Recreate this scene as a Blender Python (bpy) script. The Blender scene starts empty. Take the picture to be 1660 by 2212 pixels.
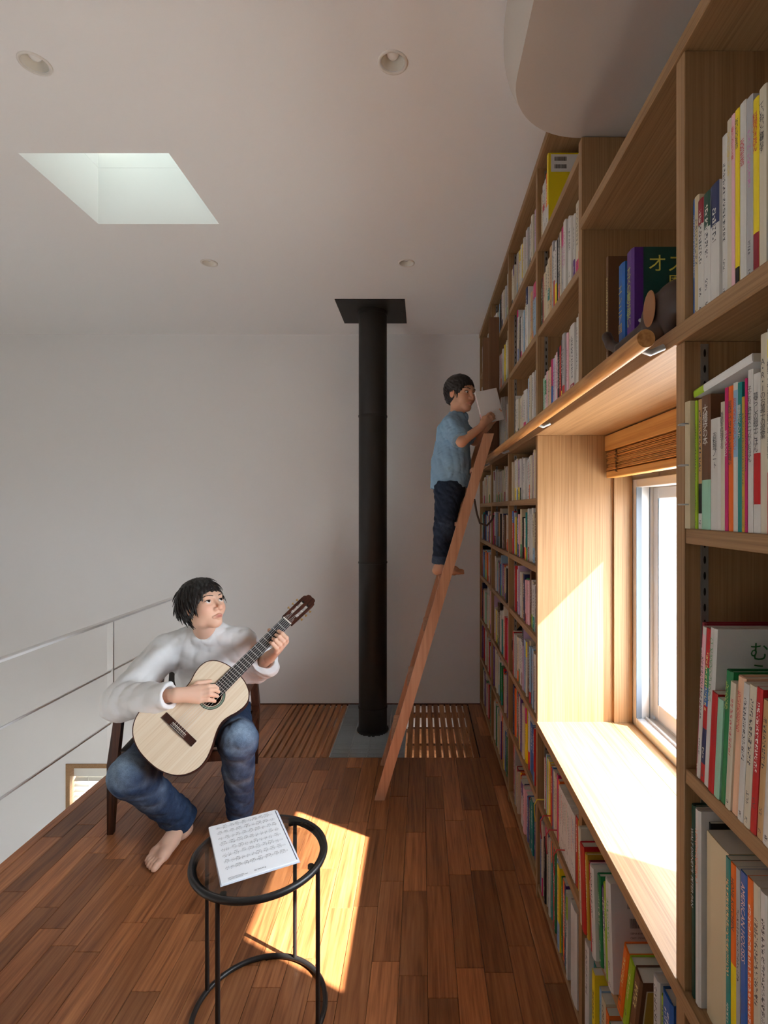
import bpy, math, random
import numpy as np
from mathutils import Vector, Matrix
random.seed(7)
SC = bpy.context.scene
COL = SC.collection
PI = math.pi

# ------------------------------------------------------------------ camera
CAM_H = 1.42
F_PX = 1150.0
cam_d = bpy.data.cameras.new('camera')
cam = bpy.data.objects.new('camera', cam_d); COL.objects.link(cam)
cam.location = (0, 0, CAM_H)
cam.rotation_euler = (PI/2, 0, 0)
cam_d.sensor_fit = 'VERTICAL'; cam_d.sensor_height = 36.0; cam_d.sensor_width = 36.0*1660/2212
cam_d.lens = F_PX/2212*36.0
cam_d.shift_x = -82/2212; cam_d.shift_y = -6/2212
cam_d.clip_start = 0.02
SC.camera = cam

# ------------------------------------------------------------------ light
SC.view_settings.view_transform = 'Standard'
SC.view_settings.look = 'None'
SC.view_settings.exposure = 0.52
SC.view_settings.gamma = 1.0
SC.view_settings.use_curve_mapping = False
SC.cycles.use_denoising = True
SC.cycles.max_bounces = 10
SC.cycles.diffuse_bounces = 7
SC.cycles.transparent_max_bounces = 12
SC.cycles.sample_clamp_indirect = 8.0
SC.cycles.caustics_reflective = False
SC.cycles.caustics_refractive = False

world = bpy.data.worlds.new('sky'); SC.world = world
world.use_nodes = True
bgn = world.node_tree.nodes['Background']
bgn.inputs[0].default_value = (0.84, 0.92, 1.0, 1)
bgn.inputs[1].default_value = 17.0

sun_d = bpy.data.lights.new('sun', 'SUN')
sun_d.energy = 35.0; sun_d.angle = math.radians(0.7); sun_d.color = (1.0, 0.91, 0.80)
sun = bpy.data.objects.new('sun', sun_d); COL.objects.link(sun)
sun.rotation_euler = Vector((-1.0, 0.552, -0.99)).to_track_quat('-Z', 'Y').to_euler()
sun.location = (6, -3, 6)

def portal(name, loc, direction, sx, sy):
    d = bpy.data.lights.new(name, 'AREA'); d.shape = 'RECTANGLE'; d.size = sx; d.size_y = sy
    d.cycles.is_portal = True
    o = bpy.data.objects.new(name, d); COL.objects.link(o)
    o.location = loc; o.rotation_euler = Vector(direction).to_track_quat('-Z', 'Y').to_euler()
    return o

# ------------------------------------------------------------------ helpers
def tag(o, label=None, cat=None, group=None, kind=None):
    if label: o['label'] = label
    if cat: o['category'] = cat
    if group: o['group'] = group
    if kind: o['kind'] = kind
    return o

def thing(name, label, cat, loc=(0, 0, 0), group=None):
    o = bpy.data.objects.new(name, None); COL.objects.link(o)
    o.empty_display_size = 0.05
    o.location = loc
    tag(o, label, cat, group)
    return o

class MB:
    def __init__(s):
        s.v = []; s.f = []; s.c = None
    def add(s, vs, fs):
        b = len(s.v); s.v.extend([tuple(map(float, q)) for q in vs]); s.f.extend([tuple(b+i for i in f) for f in fs]); return s
    def box(s, x0, x1, y0, y1, z0, z1):
        return s.add([(x0,y0,z0),(x1,y0,z0),(x1,y1,z0),(x0,y1,z0),(x0,y0,z1),(x1,y0,z1),(x1,y1,z1),(x0,y1,z1)],
                     [(3,2,1,0),(4,5,6,7),(0,1,5,4),(1,2,6,5),(2,3,7,6),(3,0,4,7)])
    def bbox(s, x0, x1, y0, y1, z0, z1, b=0.002):
        """box with chamfered edges"""
        xs, ys, zs = (x0, x1), (y0, y1), (z0, z1)
        vs = []; idx = {}
        for i in (0, 1):
            for j in (0, 1):
                for k in (0, 1):
                    sx, sy, sz = (1-2*i)*b, (1-2*j)*b, (1-2*k)*b
                    for a in range(3):
                        p = [xs[i], ys[j], zs[k]]
                        if a != 0: p[0] += sx
                        if a != 1: p[1] += sy
                        if a != 2: p[2] += sz
                        idx[(i,j,k,a)] = len(vs); vs.append(p)
        fs = []
        def face(keys):
            fs.append([idx[k] for k in keys])
        for i in (0,1):
            fs.append([idx[(i,j,k,0)] for j,k in ((0,0),(1,0),(1,1),(0,1))])
            fs.append([idx[(j,i,k,1)] for j,k in ((0,0),(1,0),(1,1),(0,1))])
            fs.append([idx[(j,k,i,2)] for j,k in ((0,0),(1,0),(1,1),(0,1))])
        for i in (0,1):
            for j in (0,1):
                fs.append([idx[(i,j,0,0)],idx[(i,j,1,0)],idx[(i,j,1,1)],idx[(i,j,0,1)]])
                fs.append([idx[(i,0,j,0)],idx[(i,1,j,0)],idx[(i,1,j,2)],idx[(i,0,j,2)]])
                fs.append([idx[(0,i,j,1)],idx[(1,i,j,1)],idx[(1,i,j,2)],idx[(0,i,j,2)]])
                for k in (0,1):
                    fs.append([idx[(i,j,k,0)],idx[(i,j,k,1)],idx[(i,j,k,2)]])
        return s.add(vs, fs)
    def tube(s, pts, r, n=10, closed=False, caps=True, radii=None, flat=None):
        pts = [Vector(p) for p in pts]; m = len(pts); rings = []
        up = None
        for i, p in enumerate(pts):
            if closed: t = (pts[(i+1) % m] - pts[i-1]).normalized()
            else: t = (pts[min(i+1, m-1)] - pts[max(i-1, 0)]).normalized()
            if up is None:
                a = Vector((0,0,1)) if abs(t.z) < .9 else Vector((1,0,0))
                up = (a - t*a.dot(t)).normalized()
            else:
                up = (up - t*up.dot(t)).normalized()
            w = t.cross(up)
            rr = radii[i] if radii else r
            fl = flat if flat else 1.0
            rings.append([p + (up*math.cos(2*PI*k/n)*fl + w*math.sin(2*PI*k/n))*rr for k in range(n)])
        vs = [q for ring in rings for q in ring]; fs = []
        for i in range(m if closed else m-1):
            a, b = i*n, ((i+1) % m)*n
            for k in range(n):
                fs.append((a+k, a+(k+1) % n, b+(k+1) % n, b+k))
        if caps and not closed:
            fs.append(tuple(range(n-1, -1, -1))); fs.append(tuple((m-1)*n+k for k in range(n)))
        return s.add(vs, fs)
    def lathe(s, prof, n=32, c=(0,0,0), axis='z', a0=0.0):
        vs = []; fs = []
        for r, h in prof:
            for k in range(n):
                a = a0+2*PI*k/n
                vs.append((c[0]+r*math.cos(a), c[1]+r*math.sin(a), c[2]+h))
        for i in range(len(prof)-1):
            for k in range(n):
                fs.append((i*n+k, i*n+(k+1) % n, (i+1)*n+(k+1) % n, (i+1)*n+k))
        if prof[0][0] > 1e-6: pass
        return s.add(vs, fs)
    def prism(s, outline, z0, z1, fn=None):
        """closed outline (u,v) extruded w from z0 to z1; fn maps (u,v,w) -> point"""
        n = len(outline); fn = fn or (lambda u, v, w: (u, v, w))
        vs = [fn(u, v, z0) for u, v in outline]+[fn(u, v, z1) for u, v in outline]
        fs = [tuple(range(n-1, -1, -1)), tuple(range(n, 2*n))]
        for k in range(n):
            fs.append((k, (k+1) % n, n+(k+1) % n, n+k))
        return s.add(vs, fs)
    def sphere(s, c, r, nu=16, nv=10, sc=(1,1,1), rot=None):
        vs = []; fs = []
        for j in range(nv+1):
            t = PI*j/nv
            for k in range(nu):
                a = 2*PI*k/nu
                q = Vector((math.sin(t)*math.cos(a)*r*sc[0], math.sin(t)*math.sin(a)*r*sc[1], math.cos(t)*r*sc[2]))
                if rot is not None: q = rot @ q
                vs.append(Vector(c)+q)
        for j in range(nv):
            for k in range(nu):
                fs.append((j*nu+k, (j+1)*nu+k, (j+1)*nu+(k+1) % nu, j*nu+(k+1) % nu))
        return s.add(vs, fs)
    def mesh(s, name, smooth=False, fix=True):
        me = bpy.data.meshes.new(name)
        me.from_pydata(s.v, [], s.f); me.validate()
        if fix:
            import bmesh
            bm = bmesh.new(); bm.from_mesh(me)
            bmesh.ops.recalc_face_normals(bm, faces=bm.faces)
            bm.to_mesh(me); bm.free()
        if smooth:
            me.shade_smooth()
            if smooth == 'auto':
                try: me.set_sharp_from_angle(angle=math.radians(40))
                except Exception: pass
        me.update()
        return me
    def build(s, name, mat, parent=None, smooth=False, fix=True):
        me = s.mesh(name, smooth, fix)
        if mat is not None: me.materials.append(mat)
        return link(name, me, parent)

def link(name, me, parent=None):
    o = bpy.data.objects.new(name, me); COL.objects.link(o)
    if parent is not None:
        o.parent = parent
        o.matrix_parent_inverse = parent_mw(parent).inverted()
    return o

def parent_mw(p):
    m = Matrix.LocRotScale(p.location, p.rotation_euler, p.scale)
    if p.parent is not None:
        m = parent_mw(p.parent) @ p.matrix_parent_inverse @ m
    return m

def struct(name, mb, mat, parent=None, smooth=False, label=None):
    o = mb.build(name, mat, parent, smooth)
    if parent is None:
        o['kind'] = 'structure'
        if label: o['label'] = label
    return o

def copy_tree(o, parent=None):
    c = o.copy(); COL.objects.link(c); c.parent = parent
    for ch in list(o.children): copy_tree(ch, c)
    return c

def circle(c, r, n=48, z=None):
    return [(c[0]+r*math.cos(2*PI*k/n), c[1]+r*math.sin(2*PI*k/n), c[2]) for k in range(n)]

# ------------------------------------------------------------------ materials
def srgb(r, g, b):
    f = lambda u: (u/255/12.92) if u/255 <= .04045 else ((u/255+.055)/1.055)**2.4
    return (f(r), f(g), f(b), 1.0)

def mat(name, color, rough=.5, metal=0.0, spec=.5, **kw):
    m = bpy.data.materials.new(name); m.use_nodes = True
    b = m.node_tree.nodes['Principled BSDF']
    b.inputs['Base Color'].default_value = color
    b.inputs['Roughness'].default_value = rough
    b.inputs['Metallic'].default_value = metal
    b.inputs['Specular IOR Level'].default_value = spec
    for k, v in kw.items():
        b.inputs[k].default_value = v
    return m

def N(m, typ, **kw):
    n = m.node_tree.nodes.new(typ)
    for k, v in kw.items(): setattr(n, k, v)
    return n

def L(m, a, b): m.node_tree.links.new(a, b)

def ramp(m, fac, stops):
    r = N(m, 'ShaderNodeValToRGB')
    e = r.color_ramp.elements
    while len(e) > 1: e.remove(e[-1])
    e[0].position, e[0].color = stops[0]
    for p, c in stops[1:]:
        q = e.new(p); q.color = c
    if fac is not None: L(m, fac, r.inputs[0])
    return r

def mixc(m, a, b, fac, mode='MIX'):
    n = N(m, 'ShaderNodeMix', data_type='RGBA', blend_type=mode)
    for sock, val in ((n.inputs[6], a), (n.inputs[7], b), (n.inputs[0], fac)):
        if hasattr(val, 'is_linked') or isinstance(val, bpy.types.NodeSocket): L(m, val, sock)
        else: sock.default_value = val
    return n.outputs[2]

def math_n(m, op, a, b=None, clamp=False):
    n = N(m, 'ShaderNodeMath', operation=op, use_clamp=clamp)
    for i, v in enumerate((a, b)):
        if v is None: continue
        if isinstance(v, bpy.types.NodeSocket): L(m, v, n.inputs[i])
        else: n.inputs[i].default_value = v
    return n.outputs[0]

def bump(m, h, dist=.001, strength=.5):
    b = N(m, 'ShaderNodeBump'); b.inputs['Strength'].default_value = strength; b.inputs['Distance'].default_value = dist
    L(m, h, b.inputs['Height'])
    L(m, b.outputs[0], m.node_tree.nodes['Principled BSDF'].inputs['Normal'])

def wood(name, dark, mid, light, along='y', fine=90.0, coarse=9.0, stretch=.035, rough=.45, vary=0.0, ring=.5, spec=.4, bumpd=.0004, figure=1.0):
    """stretched grain along one axis; vary: brightness change from board to board"""
    m = mat(name, mid, rough, 0, spec)
    b = m.node_tree.nodes['Principled BSDF']
    tc = N(m, 'ShaderNodeTexCoord')
    oi = N(m, 'ShaderNodeObjectInfo')
    vm = N(m, 'ShaderNodeVectorMath', operation='ADD')
    L(m, tc.outputs['Object'], vm.inputs[0])
    off = N(m, 'ShaderNodeCombineXYZ')
    r1 = math_n(m, 'MULTIPLY', oi.outputs['Random'], 37.0)
    r2 = math_n(m, 'MULTIPLY', oi.outputs['Random'], 91.0)
    L(m, r1, off.inputs[0]); L(m, r2, off.inputs[1]); L(m, r1, off.inputs[2])
    L(m, off.outputs[0], vm.inputs[1])
    mp = N(m, 'ShaderNodeMapping')
    s = {'x': (stretch,1,1), 'y': (1,stretch,1), 'z': (1,1,stretch)}[along]
    mp.inputs['Scale'].default_value = s
    L(m, vm.outputs[0], mp.inputs[0])
    n1 = N(m, 'ShaderNodeTexNoise'); n1.inputs['Scale'].default_value = coarse; n1.inputs['Detail'].default_value = 3; n1.inputs['Distortion'].default_value = ring
    n2 = N(m, 'ShaderNodeTexNoise'); n2.inputs['Scale'].default_value = fine; n2.inputs['Detail'].default_value = 4; n2.inputs['Roughness'].default_value = .6
    L(m, mp.outputs[0], n1.inputs['Vector']); L(m, mp.outputs[0], n2.inputs['Vector'])
    # growth-ring bands from the coarse noise
    sw = math_n(m, 'MULTIPLY', n1.outputs[0], 34.0)
    sn = math_n(m, 'SINE', sw)
    sn = math_n(m, 'MULTIPLY', sn, .10*figure)
    a = math_n(m, 'MULTIPLY', n2.outputs[0], 1.02-.40*figure)
    c = math_n(m, 'MULTIPLY', n1.outputs[0], .40*figure)
    t = math_n(m, 'ADD', a, c); t = math_n(m, 'ADD', t, sn)
    r = ramp(m, t, [(.25, dark), (.5, mid), (.78, light)])
    out = r.outputs[0]
    if vary > 0:
        hsv = N(m, 'ShaderNodeHueSaturation')
        v = math_n(m, 'MULTIPLY', oi.outputs['Random'], 2*vary); v = math_n(m, 'ADD', v, 1.0-vary)
        L(m, v, hsv.inputs['Value']); L(m, out, hsv.inputs['Color']); out = hsv.outputs[0]
    L(m, out, b.inputs['Base Color'])
    bump(m, t, bumpd, .35)
    return m

M = {}
def plaster(name, col, rough=.9):
    m = mat(name, col, rough, 0, .2)
    n = N(m, 'ShaderNodeTexNoise'); n.inputs['Scale'].default_value = 380; n.inputs['Detail'].default_value = 2
    tc = N(m, 'ShaderNodeTexCoord'); L(m, tc.outputs['Object'], n.inputs['Vector'])
    bump(m, n.outputs[0], .0004, .25)
    return m
M['white'] = plaster('white_plaster', (.82, .81, .805, 1))
M['soffit_shade'] = plaster('shaded_soffit_plaster', (.60, .54, .48, 1))  # ceiling plaster darkened: the soffit's dim underside is put into its colour
M['oak'] = wood('oak_veneer_upright', srgb(124,90,58), srgb(154,118,80), srgb(174,138,100), 'z', fine=230, coarse=11, stretch=.012, rough=.5, figure=.35)
M['oaky'] = wood('oak_veneer_level', srgb(124,90,58), srgb(154,118,80), srgb(174,138,100), 'y', fine=230, coarse=11, stretch=.012, rough=.5, figure=.35)
M['oakrail'] = wood('laminated_oak_bar', srgb(150,98,52), srgb(190,136,80), srgb(210,160,104), 'y', fine=120, coarse=22, stretch=.05, rough=.38)
M['teak'] = wood('teak_plank', srgb(108,62,36), srgb(156,98,60), srgb(184,124,80), 'y', fine=120, coarse=14, stretch=.045, rough=.30, vary=.36, ring=1.0, spec=.45, figure=.7)
M['teakslat'] = wood('teak_slat', srgb(120,74,44), srgb(168,110,68), srgb(196,138,90), 'y', fine=95, coarse=16, stretch=.05, rough=.42, vary=.12)
M['ladder'] = wood('brown_ladder_wood', srgb(164,116,88), srgb(186,138,108), srgb(198,152,122), 'z', fine=120, coarse=10, stretch=.03, rough=.45)
M['walnut'] = wood('walnut', srgb(48,27,18), srgb(82,47,32), srgb(112,68,46), 'z', fine=110, coarse=14, stretch=.05, rough=.38)
M['blackmetal'] = mat('black_powder_coat', (.012,.011,.011,1), .42, 0, .5)
M['flue'] = mat('matt_black_flue', (.016,.0135,.012,1), .55, 0, .4)
M['steel'] = mat('galvanised_steel', (.42,.45,.48,1), .45, .45)
M['alu'] = mat('silver_aluminium', (.74,.76,.78,1), .4, .35)
M['whitemetal'] = mat('white_painted_metal', (.84,.83,.82,1), .35)
M['darkgap'] = mat('dark_gap', (.02,.015,.01,1), .9)
M['bamboo'] = wood('honey_bamboo', srgb(176,112,48), srgb(206,146,74), srgb(224,170,98), 'y', fine=160, coarse=14, stretch=.02, rough=.45)
M['cordt'] = mat('brown_cord', srgb(110,80,50), .8)
M['whiteslat'] = mat('cream_blind_slat', (.80,.78,.72,1), .5)
def glassmat(name, tint, refl=.06, rough=.02):
    m = bpy.data.materials.new(name); m.use_nodes = True
    nt = m.node_tree; nt.nodes.clear()
    out = nt.nodes.new('ShaderNodeOutputMaterial'); tr = nt.nodes.new('ShaderNodeBsdfTransparent'); gl = nt.nodes.new('ShaderNodeBsdfGlossy')
    lw = nt.nodes.new('ShaderNodeLayerWeight'); lw.inputs[0].default_value = .5
    pw = nt.nodes.new('ShaderNodeMath'); pw.operation = 'POWER'; pw.inputs[1].default_value = 5.0
    fr = nt.nodes.new('ShaderNodeMath'); fr.operation = 'MULTIPLY_ADD'; fr.inputs[1].default_value = .9; fr.inputs[2].default_value = refl*.7
    nt.links.new(lw.outputs['Facing'], pw.inputs[0]); nt.links.new(pw.outputs[0], fr.inputs[0])
    mx = nt.nodes.new('ShaderNodeMixShader')
    tr.inputs[0].default_value = tint; gl.inputs['Roughness'].default_value = rough
    nt.links.new(fr.outputs[0], mx.inputs[0]); nt.links.new(tr.outputs[0], mx.inputs[1]); nt.links.new(gl.outputs[0], mx.inputs[2])
    nt.links.new(mx.outputs[0], out.inputs[0])
    return m
M['pane'] = glassmat('clear_window_glass', (.97,.975,.98,1))
M['skyglass'] = glassmat('milky_skylight_glass', (.36,.39,.37,1))
M['tableglass'] = glassmat('grey_table_glass', (.66,.68,.68,1))
# ------------------------------------------------------------------ the room
XS = 0.4216            # front plane of the bookcase
XB = 0.690             # its back panel
XW0, XW1 = 0.702, 0.955  # wall behind it, inner and outer face
YB = 3.879             # back wall
ZC = 2.695             # ceiling
XL = -1.690            # open edge of the upper floor
XLW = -3.55            # left wall
YR = -2.2              # wall behind
ZF = -2.45             # lower floor

# main window opening
WY0, WY1, WZ0, WZ1 = 0.895, 1.931, 0.645, 1.690
WHEAD = 1.528

def wall_with_holes(u0, u1, v0, v1, holes):
    """rectangles covering [u0,u1]x[v0,v1] minus the holes"""
    us = sorted({u0, u1, *[h[0] for h in holes], *[h[1] for h in holes]})
    vs = sorted({v0, v1, *[h[2] for h in holes], *[h[3] for h in holes]})
    out = []
    for j in range(len(vs)-1):
        run = None
        for i in range(len(us)-1):
            cu, cv = (us[i]+us[i+1])/2, (vs[j]+vs[j+1])/2
            solid = not any(h[0] < cu < h[1] and h[2] < cv < h[3] for h in holes)
            if solid: out.append((us[i], us[i+1], vs[j], vs[j+1]))
    return out

# back wall with the small lower window
BW = (-2.594, -1.72, -1.65, -0.435)
mb = MB()
for u0, u1, v0, v1 in wall_with_holes(XLW-.2, XW1, ZF, ZC+.25, [BW]):
    mb.box(u0, u1, YB, YB+.18, v0, v1)
struct('wall_back', mb, M['white'])
# right wall: main window, one lower window
LW = (2.35, 3.05, -1.55, -0.45)
mb = MB()
for u0, u1, v0, v1 in wall_with_holes(YR, YB, ZF, ZC+.25, [(WY0-.0135, WY1+.0135, WZ0-.030, WZ1+.003), LW]):
    mb.box(XW0, XW1, u0, u1, v0, v1)
struct('wall_right', mb, M['white'])
# left wall: a tall window over both floors
GL = (-1.7, 0.6, -1.9, -0.45)
mb = MB()
for u0, u1, v0, v1 in wall_with_holes(YR, YB, ZF, ZC+.25, [GL]):
    mb.box(XLW-.2, XLW, u0, u1, v0, v1)
struct('wall_left', mb, M['white'])
# wall behind the camera
mb = MB().box(XLW-.2, XW1, YR-.18, YR, ZF, ZC+.25)
struct('wall_rear', mb, M['white'])

# ceiling with skylight well and downlight holes
SKY = (-1.447, -0.907, 1.906, 2.380)
DL = [(-1.108, 1.523), (-0.083, 1.519), (-1.102, 2.756), (-0.080, 2.756)]
HS, HR = .05, .0335
holes = [SKY]+[(x-HS, x+HS, y-HS, y+HS) for x, y in DL]
mb = MB()
for u0, u1, v0, v1 in wall_with_holes(XLW, XW0, YR, YB, holes):
    mb.box(u0, u1, v0, v1, ZC, ZC+.25)
for x, y in DL:
    n = 32
    ring = [(x+HR*math.cos(2*PI*k/n), y+HR*math.sin(2*PI*k/n)) for k in range(n)]
    sq = []
    for k in range(n):
        a = 2*PI*k/n; c, s_ = math.cos(a), math.sin(a); q = HS/max(abs(c), abs(s_)); sq.append((x+c*q, y+s_*q))
    vs = [(p[0], p[1], ZC) for p in ring]+[(p[0], p[1], ZC) for p in sq]+[(p[0], p[1], ZC+.012) for p in ring]
    fs = [(k, (k+1) % n, n+(k+1) % n, n+k) for k in range(n)]+[(k, (k+1) % n, 2*n+(k+1) % n, 2*n+k) for k in range(n)]
    mb.add(vs, fs)
x0, x1, y0, y1 = SKY
ceil = struct('ceiling', mb, M['white'])
mb = MB()
t = .03
mb.box(x0-t, x0, y0-t, y1+t, ZC+.251, ZC+.85).box(x1, x1+t, y0-t, y1+t, ZC+.251, ZC+.85)
mb.box(x0, x1, y0-t, y0, ZC+.251, ZC+.85).box(x0, x1, y1, y1+t, ZC+.251, ZC+.85)
sw_ = mb.build('skylight_well', M['white'], ceil)
MB().box(x0-t, x1+t, y0-t, y1+t, ZC+.85, ZC+.856).build('skylight_pane', M['skyglass'], ceil)
portal('skylight_portal', ((x0+x1)/2, (y0+y1)/2, ZC+.83), (0, 0, -1), x1-x0, y1-y0)

# lowered soffit with a rounded corner, in front of and over the near shelves
ZS = 2.405
bot = []; top = []
for k in range(17):
    a = PI/2*k/16
    bot.append((.4167-.20*math.cos(a), 1.212+.20*math.sin(a)))
    top.append((.4167-.203*math.cos(a), 1.33+.42*math.sin(a)))
mb = MB()
n = len(bot)
yn = YR+.01
vs = [(bot[0][0], yn, ZS)]+[(p[0], p[1], ZS) for p in bot]+[(XB, 1.405, ZS), (XB, yn, ZS)]
nb = len(vs)
vs += [(top[0][0], yn, ZC)]+[(p[0], p[1], ZC) for p in top]+[(XB, 1.405, ZC), (XB, yn, ZC)]
fs = [tuple(range(nb))]
for k in range(nb-1): fs.append((k, k+1, nb+k+1, nb+k))
mb.add(vs, fs)
so = mb.build('ceiling_soffit', M['soffit_shade'], None)
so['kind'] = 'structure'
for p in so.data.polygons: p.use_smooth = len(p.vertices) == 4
so.data.set_sharp_from_angle(angle=math.radians(50))

# lower floor
mb = MB().box(XLW, XW0, YR, YB, ZF-.1, ZF)
mbg = MB().box(-30, 40, -30, 40, ZF-.5, ZF-.3)
struct('ground_outside', mbg, mat('pale_gravel', (.42,.40,.36,1), .9))
struct('floor_lower', mb, mat('pale_lower_floor', (.46,.40,.33,1), .5))

# ------------------------------------------------------------------ upper floor
GY0 = 3.046   # front of the gratings
GX = [(-.945, -.54), (-.535, -.10), (-.095, .335)]
mb = MB()
for u0, u1, v0, v1 in wall_with_holes(XL+.01, XW0, YR, YB, [(GX[0][0], GX[2][1], GY0, YB)]):
    mb.box(u0, u1, v0, v1, -.26, -.014)
floor = struct('floor', mb, M['darkgap'])
floor['label'] = 'brown teak plank floor of the open loft'
MB().box(XL, XL+.012, YR, YB, -.26, -.002).build('edge_fascia', M['white'], floor)
MB().box(GX[0][0]-.002, GX[0][0], GY0, YB, -.26, -.014).box(GX[2][1], GX[2][1]+.002, GY0, YB, -.26, -.014).box(GX[0][0], GX[2][1], GY0-.002, GY0, -.26, -.014).build('opening_lining', M['white'], floor)

MB().box(GX[0][0], GX[2][1], 3.53, 3.59, -.30, -.060).build('joist', M['teakslat'], floor)
PW = .0875
def plank(x0, x1, y0, y1, z=0.0):
    g = .0005; b = .0012
    me_w, me_l = x1-x0-2*g, y1-y0-2*g
    m = MB()
    hx, hy = me_w/2, me_l/2
    vs = [(-hx,-hy,-.012),(hx,-hy,-.012),(hx,hy,-.012),(-hx,hy,-.012),(-hx,-hy,-b),(hx,-hy,-b),(hx,hy,-b),(-hx,hy,-b),
          (-hx+b,-hy+b,0),(hx-b,-hy+b,0),(hx-b,hy-b,0),(-hx+b,hy-b,0)]
    fs = [(3,2,1,0),(8,9,10,11)]
    for k in range(4):
        j = (k+1) % 4
        fs += [(k,j,4+j,4+k),(4+k,4+j,8+j,8+k)]
    m.add(vs, fs)
    o = m.build('plank', M['teak'], floor, fix=False)
    o.location = ((x0+x1)/2, (y0+y1)/2, z+random.uniform(-.0003, .0003))
    return o
rng = random.Random(11)
x = XL+.045
n_planks = 0
xs_rows = []
while x < XS-.001:
    xs_rows.append((x, min(x+PW, XS+.03))); x += PW
BACK = .55
for (x0, x1) in xs_rows:
    yend = GY0-.001 if (x1 > GX[0][0] and x0 < GX[2][1]) else YB-.002
    y = BACK-rng.uniform(0, .45)
    ys = [y]
    while y < yend-.02:
        y += rng.choice([.30,.36,.42,.46,.52,.60]); ys.append(y)
    ys[-1] = yend
    if ys[-1]-ys[-2] < .12 and len(ys) > 2: ys.pop(-2)
    for a, b in zip(ys[:-1], ys[1:]):
        plank(x0, x1, a, b); n_planks += 1
    # narrow fill beside the gratings
for (x0, x1, ya) in ((GX[2][1], XS+.03, GY0),):
    pass
# loose rest of the floor behind the camera
mb = MB()
for (x0, x1) in xs_rows:
    y = YR
    while y < BACK:
        y2 = min(y+rng.uniform(.35,.6), BACK); mb.box(x0+.0005, x1-.0005, y+.0005, y2-.0005, -.0125, -.0006); y = y2
rest = mb.build('plank_field', M['teak'], floor); rest['kind'] = 'stuff'
# border board along the open edge
mb = MB().bbox(XL+.001, XL+.044, YR+.01, YB-.002, -.02, .0004, .0012)
mb.build('nosing_board', M['teak'], floor)

# strips left and right of the gratings that the plank rows do not reach
def strip_rows(xa, xb):
    y = GY0
    while y < YB-.01:
        y2 = min(y+rng.uniform(.3,.5), YB-.002)
        if YB-y2 < .12: y2 = YB-.002
        plank(xa, xb, y, y2); y = y2
for (x0, x1) in xs_rows:
    if x0 < GX[0][0] < x1: strip_rows(x0, GX[0][0]-.001)
strip_rows(GX[2][1]+.001, XS+.03)

# slatted wooden gratings
def slat_grate(x0, x1, lab):
    g = thing('floor_grate', lab, 'grate', ((x0+x1)/2, (GY0+YB)/2, 0), 'gratings in the floor before the white wall')
    n = 10
    p = (x1-x0)/n
    for i in range(n):
        MB().bbox(x0+i*p+.006, x0+(i+1)*p-.006, GY0+.004, YB-.004, -.03, -.001, .001).build('slat', M['teakslat'], g)
    for yy in (3.06, 3.265, 3.515, 3.77):
        MB().box(x0, x1, yy, yy+.03, -.058, -.030).build('cross_batten', M['teakslat'], g)
    return g
slat_grate(GX[0][0], GX[0][1], 'slatted teak floor grate beside the chair, with close narrow gaps')
slat_grate(GX[2][0], GX[2][1], 'slatted teak floor grate beside the bookcase, bright gaps showing through')
# steel grating round the flue
g = thing('steel_grating', 'grey steel floor grating around the black flue pipe', 'grate', (-.3175, 3.46, 0), 'gratings in the floor before the white wall')
gx0, gx1 = GX[1]
FX, FY, FR = -.317, 3.435, .0905
mb = MB()
ny = 62
for i in range(ny):
    yy = GY0+.006+(YB-GY0-.012)*i/(ny-1)
    dy = abs(yy-FY)
    cut = math.sqrt(max(0, (FR+.012)**2-dy*dy))
    segs = [(gx0+.003, gx1-.003)] if cut == 0 else [(gx0+.003, FX-cut), (FX+cut, gx1-.003)]
    for a, b in segs: mb.box(a, b, yy-.0022, yy+.0022, -.022, -.001)
bars = mb.build('bearing_bar', M['steel'], g); bars['kind'] = 'stuff'
for i in range(5):
    xx = gx0+.004+(gx1-gx0-.008)*i/4
    if abs(xx-FX) < FR+.012:
        c = math.sqrt((FR+.012)**2-(xx-FX)**2)
        MB().box(xx-.003, xx+.003, GY0+.004, FY-c, -.024, .0005).build('cross_bar', M['steel'], g)
        MB().box(xx-.003, xx+.003, FY+c, YB-.004, -.024, .0005).build('cross_bar', M['steel'], g)
    else:
        MB().box(xx-.003, xx+.003, GY0+.004, YB-.004, -.024, .0005).build('cross_bar', M['steel'], g)

# dark shadow joint at the foot of the back wall
tb = MB().box(GX[0][0]-.75, XS, YB-.003, YB, -.012, .006); struct('trim_1', tb, M['walnut'])

# ------------------------------------------------------------------ flue
f = thing('stove_flue', 'tall matt black stove flue pipe running from floor grating to ceiling plate', 'flue', (FX, FY, 0))
prof = [(FR, -1.6)]
for z in (.150, 1.080, 2.020):
    prof += [(FR, z-.008), (FR+.003, z-.007), (FR+.003, z+.003), (FR-.0006, z+.004), (FR-.0006, z+.007), (FR, z+.008)]
prof += [(FR, ZC-.004)]
MB().lathe(prof, 48, (FX, FY, 0)).build('pipe', M['flue'], f, 'auto')
MB().lathe([(FR+.0005, ZC-.028), (FR+.004, ZC-.028), (FR+.004, ZC-.004)], 48, (FX, FY, 0)).build('collar', M['flue'], f, 'auto')
pl = MB().bbox(FX-.213, FX+.213, FY-.209, FY+.209, ZC-.004, ZC, .001).build('ceiling_plate', M['flue'], f)
for sx in (-.195, 0, .195):
    for sy in (-.19, 0, .19):
        if sx or sy:
            if sx == 0 and sy == 0: continue
            MB().lathe([(.0, -.0025), (.004, -.002), (.005, 0)], 10, (FX+sx, FY+sy, ZC-.004)).build('screw', M['blackmetal'], pl)
MB().lathe([(FR+.001, 0), (FR+.012, .001), (FR+.010, .006), (FR+.001, .010)], 48, (FX, FY, 0)).build('floor_collar', M['flue'], f, 'auto')

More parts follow.
